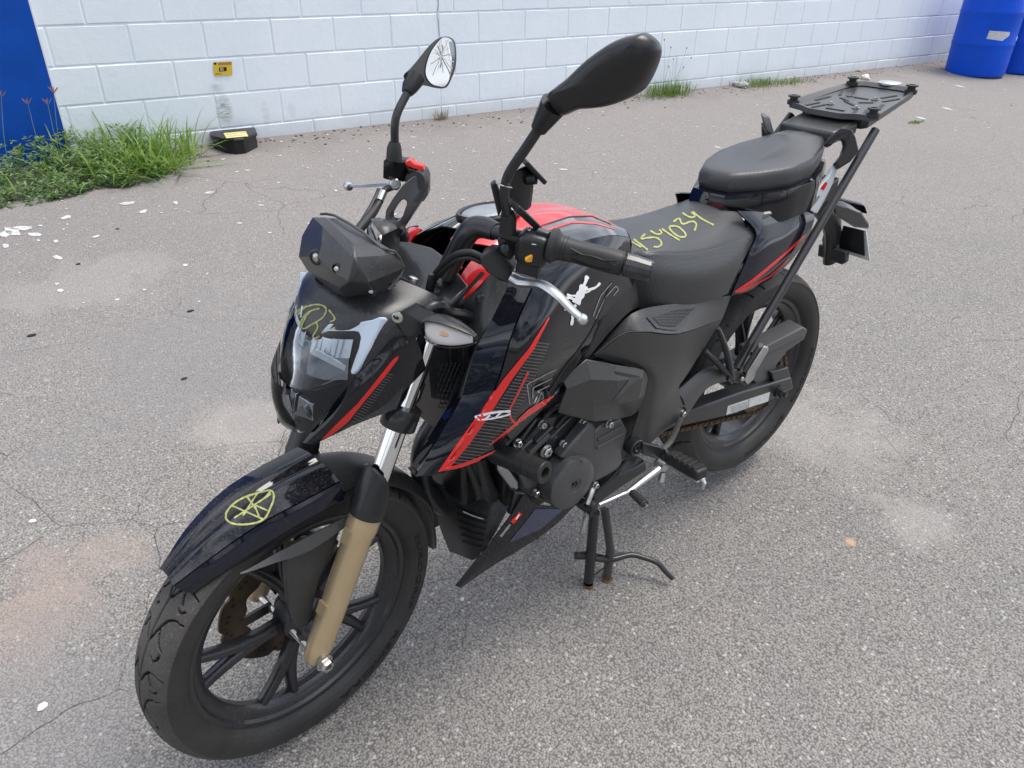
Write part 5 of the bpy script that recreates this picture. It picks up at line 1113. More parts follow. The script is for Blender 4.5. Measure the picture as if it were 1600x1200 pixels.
# exhaust header and dark shapes behind the belly pan
b = MB(); b.tube([np.array(p) for p in ((.99, -.02, .60), (1.04, -.03, .52), (1.03, -.04, .40), (.94, -.05, .31), (.70, -.08, .28), (.45, -.13, .30), (.34, -.17, .34))], .022, 16, 5); part('exhaust_header', b, M['metal_black'])
b = MB(); b.tube(WW([(745, 715, .05), (752, 745, .06), (768, 775, .07)]), [.020, .020, .018], 14, 3); part('oil_line_cover', b, M['plastic'])
# crash bobbin
ca, cb2 = W(772, 706, .130), W(852, 739, .250); cx = unit(cb2-ca); cl = np.linalg.norm(cb2-ca); b = MB()
b.lathe([(.019, 0), (.0205, .004), (.0205, cl*.52), (.0195, cl*.525), (.0195, cl*.535), (.0210, cl*.54), (.0210, cl*.66), (.0198, cl*.665), (.0198, cl*.675), (.0212, cl*.68), (.0212, cl*.80), (.0198, cl*.805), (.0198, cl*.815), (.0212, cl*.82), (.0212, cl-.002), (.0200, cl), (.0110, cl), (.0105, cl-.014), (.0001, cl-.014)], ca, cx, 36); part('crash_bobbin', b, M['rubber'], ang=30)
b = MB(); b.prism(WW([(776, 722, .135), (786, 722, .135), (800, 738, .135), (811, 752, .135), (812, 764, .135), (803, 770, .135), (790, 752, .135), (778, 735, .135)]), (-.004, -.014, -.006)); part('engine_bracket', b, M['chrome_dark'] if 'chrome_dark' in M else M['chrome'], bev=.005, seg=3)
steel_bolt(W(782, 727, .136), (0.2, 1, .2), .006, .008, M['steel'])
# ---------------- belly pan
bp_ = [[(676, 752, -.055), (708, 764, -.02), (740, 782, .025), (768, 780, .065), (801, 780, .095)], [(683, 785, -.060), (710, 795, -.01), (738, 803, .040), (765, 806, .078), (788, 806, .100)], [(688, 818, -.060), (710, 830, -.01), (732, 838, .038), (755, 840, .075), (772, 836, .095)], [(704, 860, -.050), (716, 864, -.02), (730, 870, .020), (740, 874, .045), (748, 872, .065)]]
b = MB(); b.net([WW(r) for r in bp_], 5, 5, .004); pan = part('belly_pan', b, M['plastic'], ang=60); fixn(pan); tpn = bvh(pan)
for k in range(6): ink('pan_slot', M['deep_black'], pan, tpn, [(712+2*k, 790+11*k), (735+2*k, 800+10.5*k), (762-1.5*k, 808+9*k)], 3.2, 2); 
ink('pan_scuff', M['white'], pan, tpn, [(724, 799), (740, 806), (756, 811)], 1.4, 2, .0012)
wb = [[(712, 915, .095), (738, 880, .112), (772, 838, .132), (800, 800, .142), (816, 772, .146)], [(716, 915, .100), (750, 880, .122), (795, 838, .145), (830, 800, .155), (845, 789, .156)], [(718, 917, .098), (764, 885, .124), (815, 854, .146), (862, 822, .156), (897, 788, .156)]]
b = MB(); b.net([WW(r) for r in wb], 5, 4, .004); bwl, bwr = both('belly_wing', b, M['gloss_dusty'], ang=50); fixn(bwl); fixn(bwr); tbw = bvh(bwl)
dec('blue_inset', M['blue_inset'], bwl, tbw, [(795, 846), (815, 822), (836, 795)], [(800, 846), (845, 826), (880, 795)], 18, 10, .0012)
ink('red_tag', M['redd'], bwl, tbw, [(800, 816), (813, 801)], 5.5, 0, .0014); ink('print', M['white'], bwl, tbw, [(806, 811), (811, 803)], 2, 0, .0018); ink('print', M['greyline'], bwl, tbw, [(782, 838), (797, 819)], 3.5, 0, .0014)
b = MB(); b.prism(WW([(806, 770, .142), (821, 770, .142), (836, 790, .150), (815, 800, .146), (796, 805, .138)]), (0, -.012, 0)); both('wing_mount', b, M['plastic_clean'], bev=.003)
b = MB(); b.prism(WW([(670, 752, -.10), (658, 800, -.10), (668, 832, -.10), (690, 820, -.10), (694, 765, -.10)]), (0, -.01, 0)); part('belly_side', b, M['plastic_clean'], bev=.003)
# ---------------- foot controls
def lathe_bolt(): pass
hp = W(994, 699, .158); b = MB(); b.lathe([(.0205, -.02), (.0205, .004), (.0185, .006), (.0150, .004), (.0145, -.002), (.0095, -.002), (.0090, .004), (.0045, .005), (.004, 0)], hp, (0, 1, 0), 30); part('pivot_collar', b, M['metal_black'], ang=30)
b = MB(); b.prism(WW([(1006, 692, .168), (1032, 698, .172), (1043, 705, .176), (1042, 719, .178), (1024, 717, .172), (1004, 710, .166)]), (0, -.014, 0)); part('footpeg_bracket', b, M['metal_black'], bev=.003)
b = MB(); b.tube(WW([(1036, 702, .170), (1047, 690, .168), (1056, 672, .164), (1064, 652, .160)]), .0075, 10, 4, flat=.6); part('bracket_link', b, M['dirtmetal'])
pa_, pb_ = W(1045, 712, .182), W(1098, 742, .285); px_ = unit(pb_-pa_); plen = np.linalg.norm(pb_-pa_); b = MB(); b.bar(pa_, pb_, .034, .026); peg = part('footpeg_rubber', b, M['rubber'], bev=.006, seg=3)
for k in range(5):
    b = MB(); q = pa_+px_*plen*(.22+.15*k)+np.array([0, 0, .0135]); b.bar(q-px_*.005, q+px_*.005, .028, .005); part('peg_tread', b, M['rubber'], peg, bev=.001)
b = MB(); b.bar(pa_+np.array([0, 0, -.016]), pb_+np.array([0, 0, -.016]), .026, .006); b2_ = pb_+px_*.004; part('footpeg_bar', b, M['alu'], bev=.002)
b = MB(); b.tube([pb_+np.array([0, 0, -.010]), pb_+px_*.008+np.array([0, 0, -.018]), pb_+px_*.006+np.array([0, 0, -.034])], [.0055, .005, .004], 10); part('peg_feeler', b, M['alu'])
steel_bolt(W(1036, 714, .178), (0, 1, 0), .0055, .006, M['metal_black'])
steel_bolt(W(1064, 645, .150), (0, 1, 0), .0075, .012, M['steel']); b = MB(); b.lathe([(.016, -.006), (.016, .002), (.0125, .004), (.0125, -.002)], W(1063, 642, .150), (0, 1, 0), 22, closed=True); part('panel_grommet', b, M['rubber'])
b = MB(); b.tube(WW([(1034, 727, .180), (1028, 733, .184), (1005, 750, .184), (984, 766, .184), (972, 772, .180), (936, 788, .172)]), [.011, .010, .0085, .0070, .0050, .0045], 12, 4, flat=.7); part('gear_lever', b, M['alu'])
b = MB(); b.lathe([(.0125, -.016), (.0125, .010), (.009, .012), (.0001, .012)], W(1035, 727, .184), (0, 1, 0), 20); part('gear_pivot', b, M['alu'])
b = MB(); b.tube(WW([(1036, 738, .186), (1033, 752, .188)]), [.006, .0075], 10); part('lever_tab', b, M['alu'])
ga, gb_ = W(986, 768, .186), W(1008, 788, .236); b = MB(); b.tube([ga, gb_], [.0105, .0115], 10, flat=.75); part('gear_pedal', b, M['rubber'], bev=.002); b = MB(); b.lathe([(.0035, 0), (.0035, .006), (.0001, .007)], gb_, unit(gb_-ga), 10); part('pedal_pin', b, M['steel'])
b = MB(); b.tube(WW([(926, 758, .150), (922, 772, .158), (917, 788, .164)]), [.010, .0075, .006], 12, 2, flat=.6); part('shift_arm', b, M['steel']); steel_bolt(W(929, 757, .156), (0, 1, 0), .0065, .010, M['steel'])
b = MB(); b.lathe([(.0001, -.012), (.010, -.009), (.0125, 0), (.010, .009), (.0001, .012)], W(925, 790, .165), (0, 1, 0), 16); part('rod_end', b, M['rubber'])
# ---------------- centre stand
f1 = G(919, 915); f2 = G(948, 905); f3 = np.array([f1[0], -.12, gz(f1[0], -.12)])
b = MB(); b.tube([W(929, 800, .095), W(926, 830, f1[1]*.95), f1+np.array([0, 0, .016])], .0125, 18); stl = part('stand_leg', b, M['metal_black'])
b = MB(); b.lathe([(.0120, 0), (.0135, .0), (.0138, .006), (.0120, .010)], f1+np.array([0, 0, -.002]), (0, 0, 1), 20, closed=True); b.lathe([(.0128, .002), (.0001, .002)], f1, (0, 0, 1), 20); part('stand_foot', b, M['rust'])
b = MB(); b.tube([W(945, 795, .075), f2+np.array([-.002, 0, .10]), f2+np.array([0, 0, .010])], [.014, .013, .013], 14, flat=.55); part('side_stand', b, M['dirtmetal'])
b = MB(); b.lathe([(.015, 0), (.0155, .002), (.013, .005), (.0001, .006)], f2, GN, 16); part('side_stand_foot', b, M['rust'])
b = MB(); b.tube([np.array([f1[0]+.02, -.10, .27]), f3+np.array([0, 0, .014])], .0125, 16); part('stand_leg', b, M['metal_black']); b = MB(); b.lathe([(.015, 0), (.015, .012), (.0001, .013)], f3+np.array([0, 0, -.002]), (0, 0, 1), 16); part('stand_foot', b, M['rust'])
b = MB(); b.cyl((f1[0]+.01, -.11, .245), (f1[0]+.01, .10, .245), .013, 16); part('stand_crossbar', b, M['metal_black'])
gy = f1[1]; tg_ = lambda u, v, k: (u, v, G(u, v)[1]+k)
b = MB(); b.tube(WW([(928, 872, gy), tg_(955, 874, .045), tg_(985, 867, .045), tg_(1008, 872, .04), tg_(1028, 880, .033), tg_(1040, 893, .022), tg_(1051, 904, .012)]), [.0085, .0085, .0075, .007, .007, .007, .0065], 12, 4); part('stand_tang', b, M['metal_black'])
b = MB(); b.prism(WW([tg_(953, 868, .04), tg_(976, 864, .04), tg_(980, 872, .045), tg_(956, 878, .05)]), (-.004, -.006, 0)); part('tang_gusset', b, M['metal_black'], bev=.002)
b = MB(); b.tube(WW([(926, 864, gy), (954, 871, gy+.006), (954, 880, gy+.006), (927, 899, gy)]), .0022, 8); part('stand_brace', b, M['metal_black'])
b = MB(); b.cyl(W(898, 868, gy-.03), W(920, 868, gy-.01), .010, 14); part('stand_stop', b, M['rubber'])
A_, B_ = W(917, 802, gy), W(909, 832, gy); hx_ = []; u_, v_, a_ = frame(B_-A_)
for i in range(145): t = i/144; an = t*2*PI*12; hx_.append(A_+(B_-A_)*t+.0062*(math.cos(an)*u_+math.sin(an)*v_))
b = MB(); b.tube(hx_, .0013, 6); part('stand_spring', b, M['steel']); b = MB(); b.tube([B_, W(904, 866, gy-.02)], .001, 6); part('spring_wire', b, M['steel'])
# ---------------- swing arm, chain and rear end
b = MB(); b.prism(WW([(1062, 648, .128), (1107, 632, .128), (1160, 613, .128), (1237, 590, .128), (1240, 607, .128), (1205, 626, .128), (1135, 650, .128), (1066, 666, .128)]), (0, -.036, .006)); swa = part('swing_arm', b, M['metal_black'], bev=.004); part('swing_arm', MB().add(*(lambda m: (m.v, m.f))(b.mirror())), M['metal_black'], bev=.004)
tsa = bvh(swa); dec('warning_sticker', M['sticker'], swa, tsa, [(1137, 634), (1203, 612)], [(1134, 648), (1200, 627)], 12, 4, .0008)
for k in range(5): ink('sticker_print', M['greyline'], swa, tsa, [(1140+(.5*k), 636.5+2.3*k), (1166+.5*k, 628+2.3*k)], .8, 0, .0014)
ink('sticker_print', M['greyline'], swa, tsa, [(1170, 622.5), (1168, 637)], 1.2, 0, .0014)
b = MB(); b.net([WW([(1052, 612, .120), (1092, 581, .124), (1125, 570, .122), (1165, 560, .118)]), WW([(1062, 622, .130), (1098, 590, .134), (1128, 580, .130), (1166, 568, .122)]), WW([(1068, 645, .126), (1090, 612, .130), (1108, 597, .128), (1135, 590, .120)])], 4, 4, .012); fixn(part('swing_arm_brace', b, M['guard']))
b = MB(); b.prism(WW([(1165, 562, .110), (1202, 540, .110), (1256, 513, .110), (1262, 517, .110), (1257, 530, .110), (1230, 549, .110), (1214, 570, .110), (1206, 598, .110), (1192, 608, .110), (1178, 596, .110), (1174, 578, .110)]), (0, -.008, 0)); part('chain_guard', b, M['guard'], bev=.003)
b = MB(); b.prism(WW([(1178, 552, .114), (1256, 511, .114), (1262, 515, .114), (1258, 524, .114), (1184, 562, .114)]), (0, -.050, .006)); part('chain_guard_top', b, M['guard'], bev=.004)
steel_bolt(W(1206, 597, .112), (0, 1, 0), .005, .012, M['steel'])
ra = W(1217, 612, .130); b = MB(); b.lathe([(.0175, 0), (.0175, .003), (.013, .004)], ra, (0, 1, 0), 24); b.lathe([(.0125, .004), (.0125, .014), (.0085, .016), (.0085, .024), (.0001, .025)], ra, (0, 1, 0), 6); part('axle_nut', b, M['metal_black'], ang=25)
b = MB(); b.prism(WW([(1206, 582, .124), (1232, 574, .124), (1236, 590, .124), (1210, 600, .124)]), (0, -.02, 0)); part('chain_adjuster', b, M['metal_black'], bev=.003)
axc = np.array([ra[0], 0, ra[2]])
b = MB(); b.cyl((ra[0], -.13, ra[2]), (ra[0], .13, ra[2]), .010, 14); part('rear_axle', b, M['steel'])
SPR = RC+np.array([0, .082, 0]); b = MB(); nt_ = 42; V = []
for yy in (-.0035, .0035):
    for i in range(nt_*4): a = 2*PI*i/(nt_*4); r = (.0945, .0985, .0985, .0945)[i % 4]; V.append(SPR+np.array([r*math.cos(a), yy, r*math.sin(a)]))
    for i in range(nt_*4): a = 2*PI*i/(nt_*4); r = .070+.006*math.cos(5*a); V.append(SPR+np.array([r*math.cos(a), yy, r*math.sin(a)]))
n = nt_*4; F = []
for i in range(n):
    j = (i+1) % n; F += [(i, j, n+j, n+i), (2*n+i, 3*n+i, 3*n+j, 2*n+j), (i, 2*n+i, 2*n+j, j), (n+i, n+j, 3*n+j, 3*n+i)]
b.add(V, F); fixn(part('rear_sprocket', b, M['chain'], ang=30))
b = MB()
for k in range(5): a = 2*PI*k/5+.3; r = np.array([math.cos(a), 0, math.sin(a)]); b.bar(SPR+r*.03-np.array([0, .006, 0]), SPR+r*.074, .022, .007, (0, 1, 0))
b.lathe([(.045, -.03), (.045, .004), (.02, .008)], SPR, (0, 1, 0), 30); part('sprocket_carrier', b, M['rim'])
FS = np.array([.585, .082, .432]); rp_ = .0955; rf_ = .030; d_ = FS-RC; d_[1] = 0; L_ = np.linalg.norm(d_); th_ = math.atan2(d_[2], d_[0]); al = math.acos((rp_-rf_)/L_); path = []
for a in np.linspace(th_+al, th_+2*PI-al, 60): path.append(SPR+rp_*np.array([math.cos(a), 0, math.sin(a)]))
for a in np.linspace(th_-al, th_+al, 14): path.append(FS+rf_*np.array([math.cos(a), 0, math.sin(a)]))
path.append(path[0]); path = np.array(path); s_ = np.r_[0, np.cumsum(np.linalg.norm(np.diff(path, axis=0), axis=1))]; nl = int(s_[-1]/.0127); pts = np.array([[np.interp(t, s_, path[:, k]) for k in range(3)] for t in np.linspace(0, s_[-1], nl+1)])
b = MB()
for i in range(nl):
    p, q = pts[i], pts[i+1]; o_ = .0068 if i % 2 else .0048; e_ = unit(q-p)*.003
    for s in (1, -1): b.bar(p-e_+np.array([0, s*o_, 0]), q+e_+np.array([0, s*o_, 0]), .0016, .0105)
    b.cyl(p-np.array([0, .0085, 0]), p+np.array([0, .0085, 0]), .0038, 6)
ch = part('drive_chain', b, M['chain'], flat=True); ch['kind'] = 'stuff'
# pillion peg hanger
b = MB(); b.tube(WW([(1098, 545, .140), (1120, 566, .150), (1142, 590, .160), (1150, 594, .162)]), [.013, .0135, .015, .012], 10, 2, flat=.5); both('peg_hanger', b, M['metal_black'])
b = MB(); b.tube(WW([(1122, 512, .140), (1131, 535, .148), (1138, 560, .156), (1142, 588, .160)]), [.009, .012, .014, .015], 10, 2, flat=.5); both('peg_hanger', b, M['guard'])
b = MB(); b.prism(WW([(1142, 588, .168), (1151, 577, .170), (1172, 592, .178), (1165, 604, .178)]), (-.004, -.022, 0)); both('peg_joint', b, M['metal_black'], bev=.003)
steel_bolt(W(1160, 592, .178), (.3, .9, .3), .0045, .004, M['steel'])
b = MB(); b.prism(WW([(1168, 602, .182), (1163, 595, .182), (1168, 580, .186), (1194, 541, .200), (1201, 543, .200), (1201, 548, .198), (1182, 580, .190), (1177, 594, .186)]), (-.012, -.010, -.004)); both('pillion_peg', b, M['alu'], bev=.003)
b = MB(); b.prism(WW([(1160, 582, .180), (1186, 542, .192), (1194, 545, .194), (1168, 584, .182)]), (-.016, -.012, .004)); both('pillion_peg_rubber', b, M['dirtmetal'], bev=.003)
b = MB(); b.tube([np.array(p) for p in ((.42, 0, .52), (.34, 0, .64), (.27, 0, .76))], [.036, .038, .034], 18); part('rear_shock', b, M['metal_black'])
b = MB(); b.box((.34, 0, .60), (.16, .11, .26)); part('inner_tray', b, M['plastic_clean'], bev=.01)

for l, r in (([(905, 600, .100), (890, 625, .118), (862, 640, .122), (836, 672, .122), (820, 690, .118)], .0055), ([(930, 590, .10), (912, 632, .122), (884, 650, .124), (868, 668, .120)], .0042), ([(760, 640, .10), (775, 690, .11), (792, 735, .115), (806, 760, .11)], .006), ([(700, 640, .08), (715, 690, .08), (735, 735, .085), (748, 770, .08)], .007), ([(1000, 690, .09), (960, 740, .10), (935, 765, .105), (905, 790, .09)], .005)):
    b = MB(); b.tube(WW(l), r, 10, 5); part('hose', b, M['rubber'])

# added edge highlights: raised tubes coloured lighter than their panels
for par_, l, r in ((spl, [(931, 553, .147), (972, 522, .164), (1005, 518, .170), (1062, 521, .166)], .0016), (abl, [(915, 562, .158), (960, 571, .171), (1001, 578, .169), (1008, 586, .165)], .0018), (spl, [(1102, 538, .139), (1075, 572, .150), (1040, 614, .162), (1004, 634, .157)], .0014), (ac_, [(878, 722, .166), (890, 714, .166), (902, 715, .166), (912, 722, .166)], .0013)):
    b = MB(); b.tube(WW(l), r, 6, 5); part('edge_highlight', b, M['seam_highlight'], par_)
# ================================================================== small things around the yard
def gp(s, d, h=0.): p = WALLP+WALLD*s+WALLN*d; return np.array([p[0], p[1], ZBASE-SLOPE*min(max(d, -.25), 7)+h])
def leaf_mat(name, c1, c2, tr=.35):
    m = bpy.data.materials.new(name); m.use_nodes = True; t = m.node_tree; b = t.nodes['Principled BSDF']; L = t.links.new
    g_ = N(t, 'ShaderNodeNewGeometry'); n = N(t, 'ShaderNodeTexNoise'); n.inputs['Scale'].default_value = 14; n.inputs['Detail'].default_value = 4; L(g_.outputs['Position'], n.inputs['Vector'])
    ad = N(t, 'ShaderNodeMath', operation='ADD'); L(n.outputs['Fac'], ad.inputs[0]); mm = N(t, 'ShaderNodeMath', operation='MULTIPLY_ADD'); L(g_.outputs['Random Per Island'], mm.inputs[0]); mm.inputs[1].default_value = .8; mm.inputs[2].default_value = -.4; L(mm.outputs[0], ad.inputs[1])
    r = N(t, 'ShaderNodeMapRange'); r.inputs[1].default_value = .15; r.inputs[2].default_value = .85; L(ad.outputs[0], r.inputs[0]); mx = N(t, 'ShaderNodeMix', data_type='RGBA'); L(r.outputs[0], mx.inputs[0]); mx.inputs[6].default_value = (*c1, 1); mx.inputs[7].default_value = (*c2, 1)
    L(mx.outputs[2], b.inputs['Base Color']); b.inputs['Roughness'].default_value = .48; b.inputs['Specular IOR Level'].default_value = .4
    o = [x for x in t.nodes if x.type == 'OUTPUT_MATERIAL'][0]; tl_ = N(t, 'ShaderNodeBsdfTranslucent'); L(mx.outputs[2], tl_.inputs[0]); ms = N(t, 'ShaderNodeMixShader'); ms.inputs[0].default_value = tr; L(b.outputs[0], ms.inputs[1]); L(tl_.outputs[0], ms.inputs[2]); L(ms.outputs[0], o.inputs['Surface']); return m
ML1 = leaf_mat('blade_green', (.130, .250, .035), (.300, .430, .095), .45); ML2 = leaf_mat('ground_cover_green', (.110, .210, .065), (.270, .385, .160), .4); ML3 = leaf_mat('bright_grass', (.085, .170, .025), (.200, .290, .055)); MSD = leaf_mat('seed_head', (.30, .17, .13), (.42, .27, .22)); MDRY = leaf_mat('dry_stem', (.20, .18, .10), (.32, .28, .18))
R8 = random.Random(11)
def blade(b, base, az, L_, wd, lean, curl, n=6):
    d = np.array([math.cos(az), math.sin(az), 0]); sd_ = np.array([-d[1], d[0], 0]); p = np.array(base, float); an = PI/2-lean; V = []
    for i in range(n+1):
        t = i/n; w_ = wd*(.55+.9*t if t < .35 else 1.0-(t-.35)**1.3*1.72); w_ = max(w_, .0004)
        V += [p-sd_*w_/2, p+np.array([0, 0, -w_*.22]), p+sd_*w_/2]; p = p+(d*math.cos(an)+np.array([0, 0, math.sin(an)]))*L_/n; an -= curl/n*(.4+1.2*t)
    F = []
    for i in range(n): F += [(i*3, i*3+1, i*3+4, i*3+3), (i*3+1, i*3+2, i*3+5, i*3+4)]
    b.add(V, F)
def leaf(b, base, az, pit, L_, wd):
    d = np.array([math.cos(az)*math.cos(pit), math.sin(az)*math.cos(pit), math.sin(pit)]); sd_ = np.array([-math.sin(az), math.cos(az), 0]); up = np.cross(d, sd_); p = np.array(base, float)
    V = [p, p+d*L_*.45-sd_*wd/2+up*wd*.12, p+d*L_*.45-up*wd*.10, p+d*L_*.45+sd_*wd/2+up*wd*.12, p+d*L_*.85-sd_*wd*.32+up*0, p+d*L_*.85+sd_*wd*.32, p+d*L_-up*L_*.08]
    b.add(V, [(0, 2, 1), (0, 3, 2), (1, 2, 6, 4), (2, 3, 5, 6)])
def dmax(s): return float(np.interp(s, [-1.2, -.45, -.18, 0, .11, .42, .55, .70], [.72, .66, .64, .56, .60, .54, .36, .12]))
cov = MB()
for i in range(1500):
    s = R8.uniform(-1.0, .34); dm = dmax(s); d = dm*R8.random()**.75; edge = 1-(d/dm)**2; h = R8.random()*(.05+.13*edge)
    if s > .15 and R8.random() < .45: continue
    p = gp(s, d, h); a0 = R8.random()*6.28
    for k in range(R8.randint(4, 7)): leaf(cov, p+np.array([0, 0, -.004*k]), a0+k*2.4, R8.uniform(-.2, .9), R8.uniform(.016, .034), R8.uniform(.009, .016))
wc = mk('ground_cover', cov, ML2, flat=True); wc['kind'] = 'stuff'; wc['label'] = 'low leafy weeds growing at the foot of the blue panel'; wc['category'] = 'weeds'
bl_ = MB()
for i in range(520):
    s = R8.gauss(.26, .17) if i < 390 else R8.uniform(-1.0, .6)
    if s > .62: continue
    dm = dmax(s); d = dm*R8.random()**.9*.92; L_ = R8.uniform(.14, .32) if i < 390 else R8.uniform(.08, .2)
    blade(bl_, gp(s, d, -.004), R8.uniform(0, 6.28), L_, R8.uniform(.008, .016), R8.uniform(.15, 1.2), R8.uniform(.3, 1.8))
for s, d, az, L_, wd, le, cu in ((.36, .10, 3.0, .34, .010, .45, .25), (.40, .12, 2.6, .30, .009, .9, .35), (.16, .10, .5, .32, .017, .12, .35), (.06, .14, .2, .30, .016, .2, .5), (.44, .25, 3.0, .30, .012, 1.15, .3), (.50, .42, 3.0, .28, .012, 1.4, .2), (.13, .45, 1.2, .26, .014, .9, 1.8), (.22, .5, 1.9, .24, .014, .9, 1.9), (.02, .5, .9, .24, .013, 1.0, 1.7), (.30, .46, 2.2, .22, .013, .9, 1.7)): blade(bl_, gp(s, d), az, L_, wd, le, cu, 9)
wg = mk('weed_grass', bl_, ML1, flat=True); wg['kind'] = 'stuff'; wg['label'] = 'broad bladed grass growing between blue panel and black bait box'; wg['category'] = 'grass'
# seed stalks standing out of the weeds
def stalk(u, v, s, d, nm_label, fl):
    base = gp(s, d); top = _pt(u, v, None, None, None, False, (WALLP+WALLN*(d*.6+.02), WALLN)); root = thing('seed_stalk', base, nm_label, 'grass stalk', 'seed stalks in the weeds')
    q = MB(); mid_ = (base+top)/2+np.array([.01, .02, .01]); q.tube([base, mid_, top], [.0016, .0013, .0009], 5, 4); mk('stem', q, ML1, root)
    q = MB(); ax = unit(top-mid_)
    for k in range(fl): a = 2*PI*k/fl; u_, v_, _ = frame(ax); dd = unit(ax*1.0+(math.cos(a)*u_+math.sin(a)*v_)*.75); q.tube([top, top+dd*.022, top+dd*.042], [.0010, .0022, .0008], 5)
    mk('seed_head', q, MSD, root)
lbl = 'thin stalk with a pinkish fingered seed head in the weeds'
stalk(84, 146, -.10, .16, 'stalk with a wide open pinkish seed head across the edge of the blue panel', 8); stalk(44, 164, -.18, .20, lbl, 6); stalk(75, 164, -.10, .20, lbl, 6); stalk(2, 152, -.36, .22, lbl, 6)
def tuft(s, d, n, L0, rad, m, label, ext=0.):
    root = thing('grass_tuft', gp(s, d), label, 'grass'); q = MB()
    for i in range(n): blade(q, gp(s+R8.gauss(0, rad), max(.015, d+R8.gauss(0, rad*.35)), -.003), R8.uniform(0, 6.28), R8.uniform(.5, 1)*L0, R8.uniform(.003, .007), R8.uniform(0, .7), R8.uniform(.2, 1.3), 4)
    o = mk('blade', q, m, root, flat=True); o['kind'] = 'stuff'; return root
t1 = tuft(4.50, .10, 330, .15, .14, ML3, 'bright green grass tuft with dry stems at the foot of the white wall')
q = MB()
for u, v in ((1038, 62), (1048, 74), (1073, 75), (1052, 92), (1080, 90), (1068, 105), (1045, 104)):
    top = WL(u, v, .05); base = gp(4.5+R8.uniform(-.1, .12), .07); q.tube([base, (base+top)/2+np.array([0, .01, 0]), top], [.0014, .0010, .0007], 4, 2); q.lathe([(.0001, -.009), (.005, -.003), (.0045, .004), (.0001, .008)], top, (0, 0, 1), 6)
o = mk('dry_stem', q, leaf_mat('dark_seed', (.12, .10, .09), (.2, .17, .15)), t1, flat=True); o['kind'] = 'stuff'
tuft(5.72, .12, 260, .09, .15, ML3, 'low strip of bright grass along the wall beside a grey rubble block'); tuft(6.12, .15, 150, .06, .12, ML3, 'thin short grass growing along the wall behind the luggage rack'); tuft(2.33, .06, 46, .10, .022, MDRY, 'small dry yellowish grass tuft at the wall behind the right mirror'); tuft(5.92, 1.55, 120, .025, .05, ML3, 'flat mossy patch of grass on the open asphalt')
# ---------------- flakes of white paint and grit
fl = MB(); MFL = mat('white_paint_flake', (.52, .52, .50), .7, noise=(60, .3))
def flake(s, d, r, st_=1.0):
    c = gp(s, d, .0016); n = R8.randint(5, 8); a0 = R8.random()*6.28; az = R8.random()*3.14; V = []
    for k in range(n): a = a0+2*PI*k/n; rr = r*R8.uniform(.5, 1.15); x, y = rr*math.cos(a)*st_, rr*math.sin(a); x, y = x*math.cos(az)-y*math.sin(az), x*math.sin(az)+y*math.cos(az); q_ = c+WALLD*x+WALLN*y+np.array([0, 0, -SLOPE*y]); V.append(q_)
    top = [p+np.array([0, 0, .0012]) for p in V]; k = len(V); fl.add(V+top, [tuple(range(k, 2*k))]+[(i, (i+1) % k, k+(i+1) % k, k+i) for i in range(k)])
for i in range(900):
    d = abs(R8.gauss(0, .8))+.03; s = R8.uniform(-1.0, 10.5) if i % 3 else R8.uniform(-1.0, 3.0)
    if d > 3.0: continue
    flake(s, d, R8.choice((.003, .0035, .004, .005, .006, .009)), R8.uniform(1, 2))
for u, v, r in ((20, 362, .035), (35, 357, .03), (55, 368, .025), (10, 366, .03), (200, 318, .028), (225, 331, .02), (92, 403, .018), (275, 317, .017), (325, 302, .018), (105, 340, .022), (95, 455, .012), (10, 385, .02), (290, 415, .012), (150, 370, .012), (880, 265, .02), (1120, 230, .015), (1500, 135, .03), (1480, 170, .03), (1440, 185, .03)):
    p = G(u, v)-WALLP; flake(float(p@WALLD), float(p@WALLN), r, 1.7)
for u, v, r in ((428, 1122, .010), (66, 1105, .009), (722, 937, .0045), (52, 815, .008), (760, 945, .003)): p = G(u, v)-WALLP; flake(float(p@WALLD), float(p@WALLN), r, 1.3)
fo = mk('paint_flakes', fl, MFL, flat=True); fo['kind'] = 'stuff'; fo['label'] = 'white paint flakes scattered over the asphalt along the wall'; fo['category'] = 'paint flakes'
gr = MB(); MGR = mat('dark_debris', (.035, .030, .026), .9)
for u, v, r in ((123, 413, .012), (297, 487, .014), (50, 525, .016), (288, 592, .012), (184, 358, .010), (1298, 275, .014), (1318, 250, .010), (1580, 165, .012), (1130, 245, .012)):
    p = G(u, v); V = [p+np.array([r*R8.uniform(.6, 1.2)*math.cos(a), r*.6*R8.uniform(.6, 1.2)*math.sin(a), 0]) for a in np.linspace(0, 6.28, 7)[:-1]]; gr.prism([x+np.array([0, 0, .001]) for x in V], (0, 0, r*.25))
for i in range(420): p = gp(R8.uniform(-.5, 9), abs(R8.gauss(0, .14))+.01); r = R8.uniform(.003, .011); gr.prism([p+np.array([r*R8.uniform(.5, 1.2)*math.cos(a), r*R8.uniform(.5, 1.2)*math.sin(a), -.001]) for a in (0, 1.4, 2.6, 3.9, 5.2)], (0, 0, r*.5))
o = mk('debris', gr, MGR, flat=True); o['kind'] = 'stuff'; o['label'] = 'dark litter and dirt crumbs gathered along the wall foot'; o['category'] = 'debris'
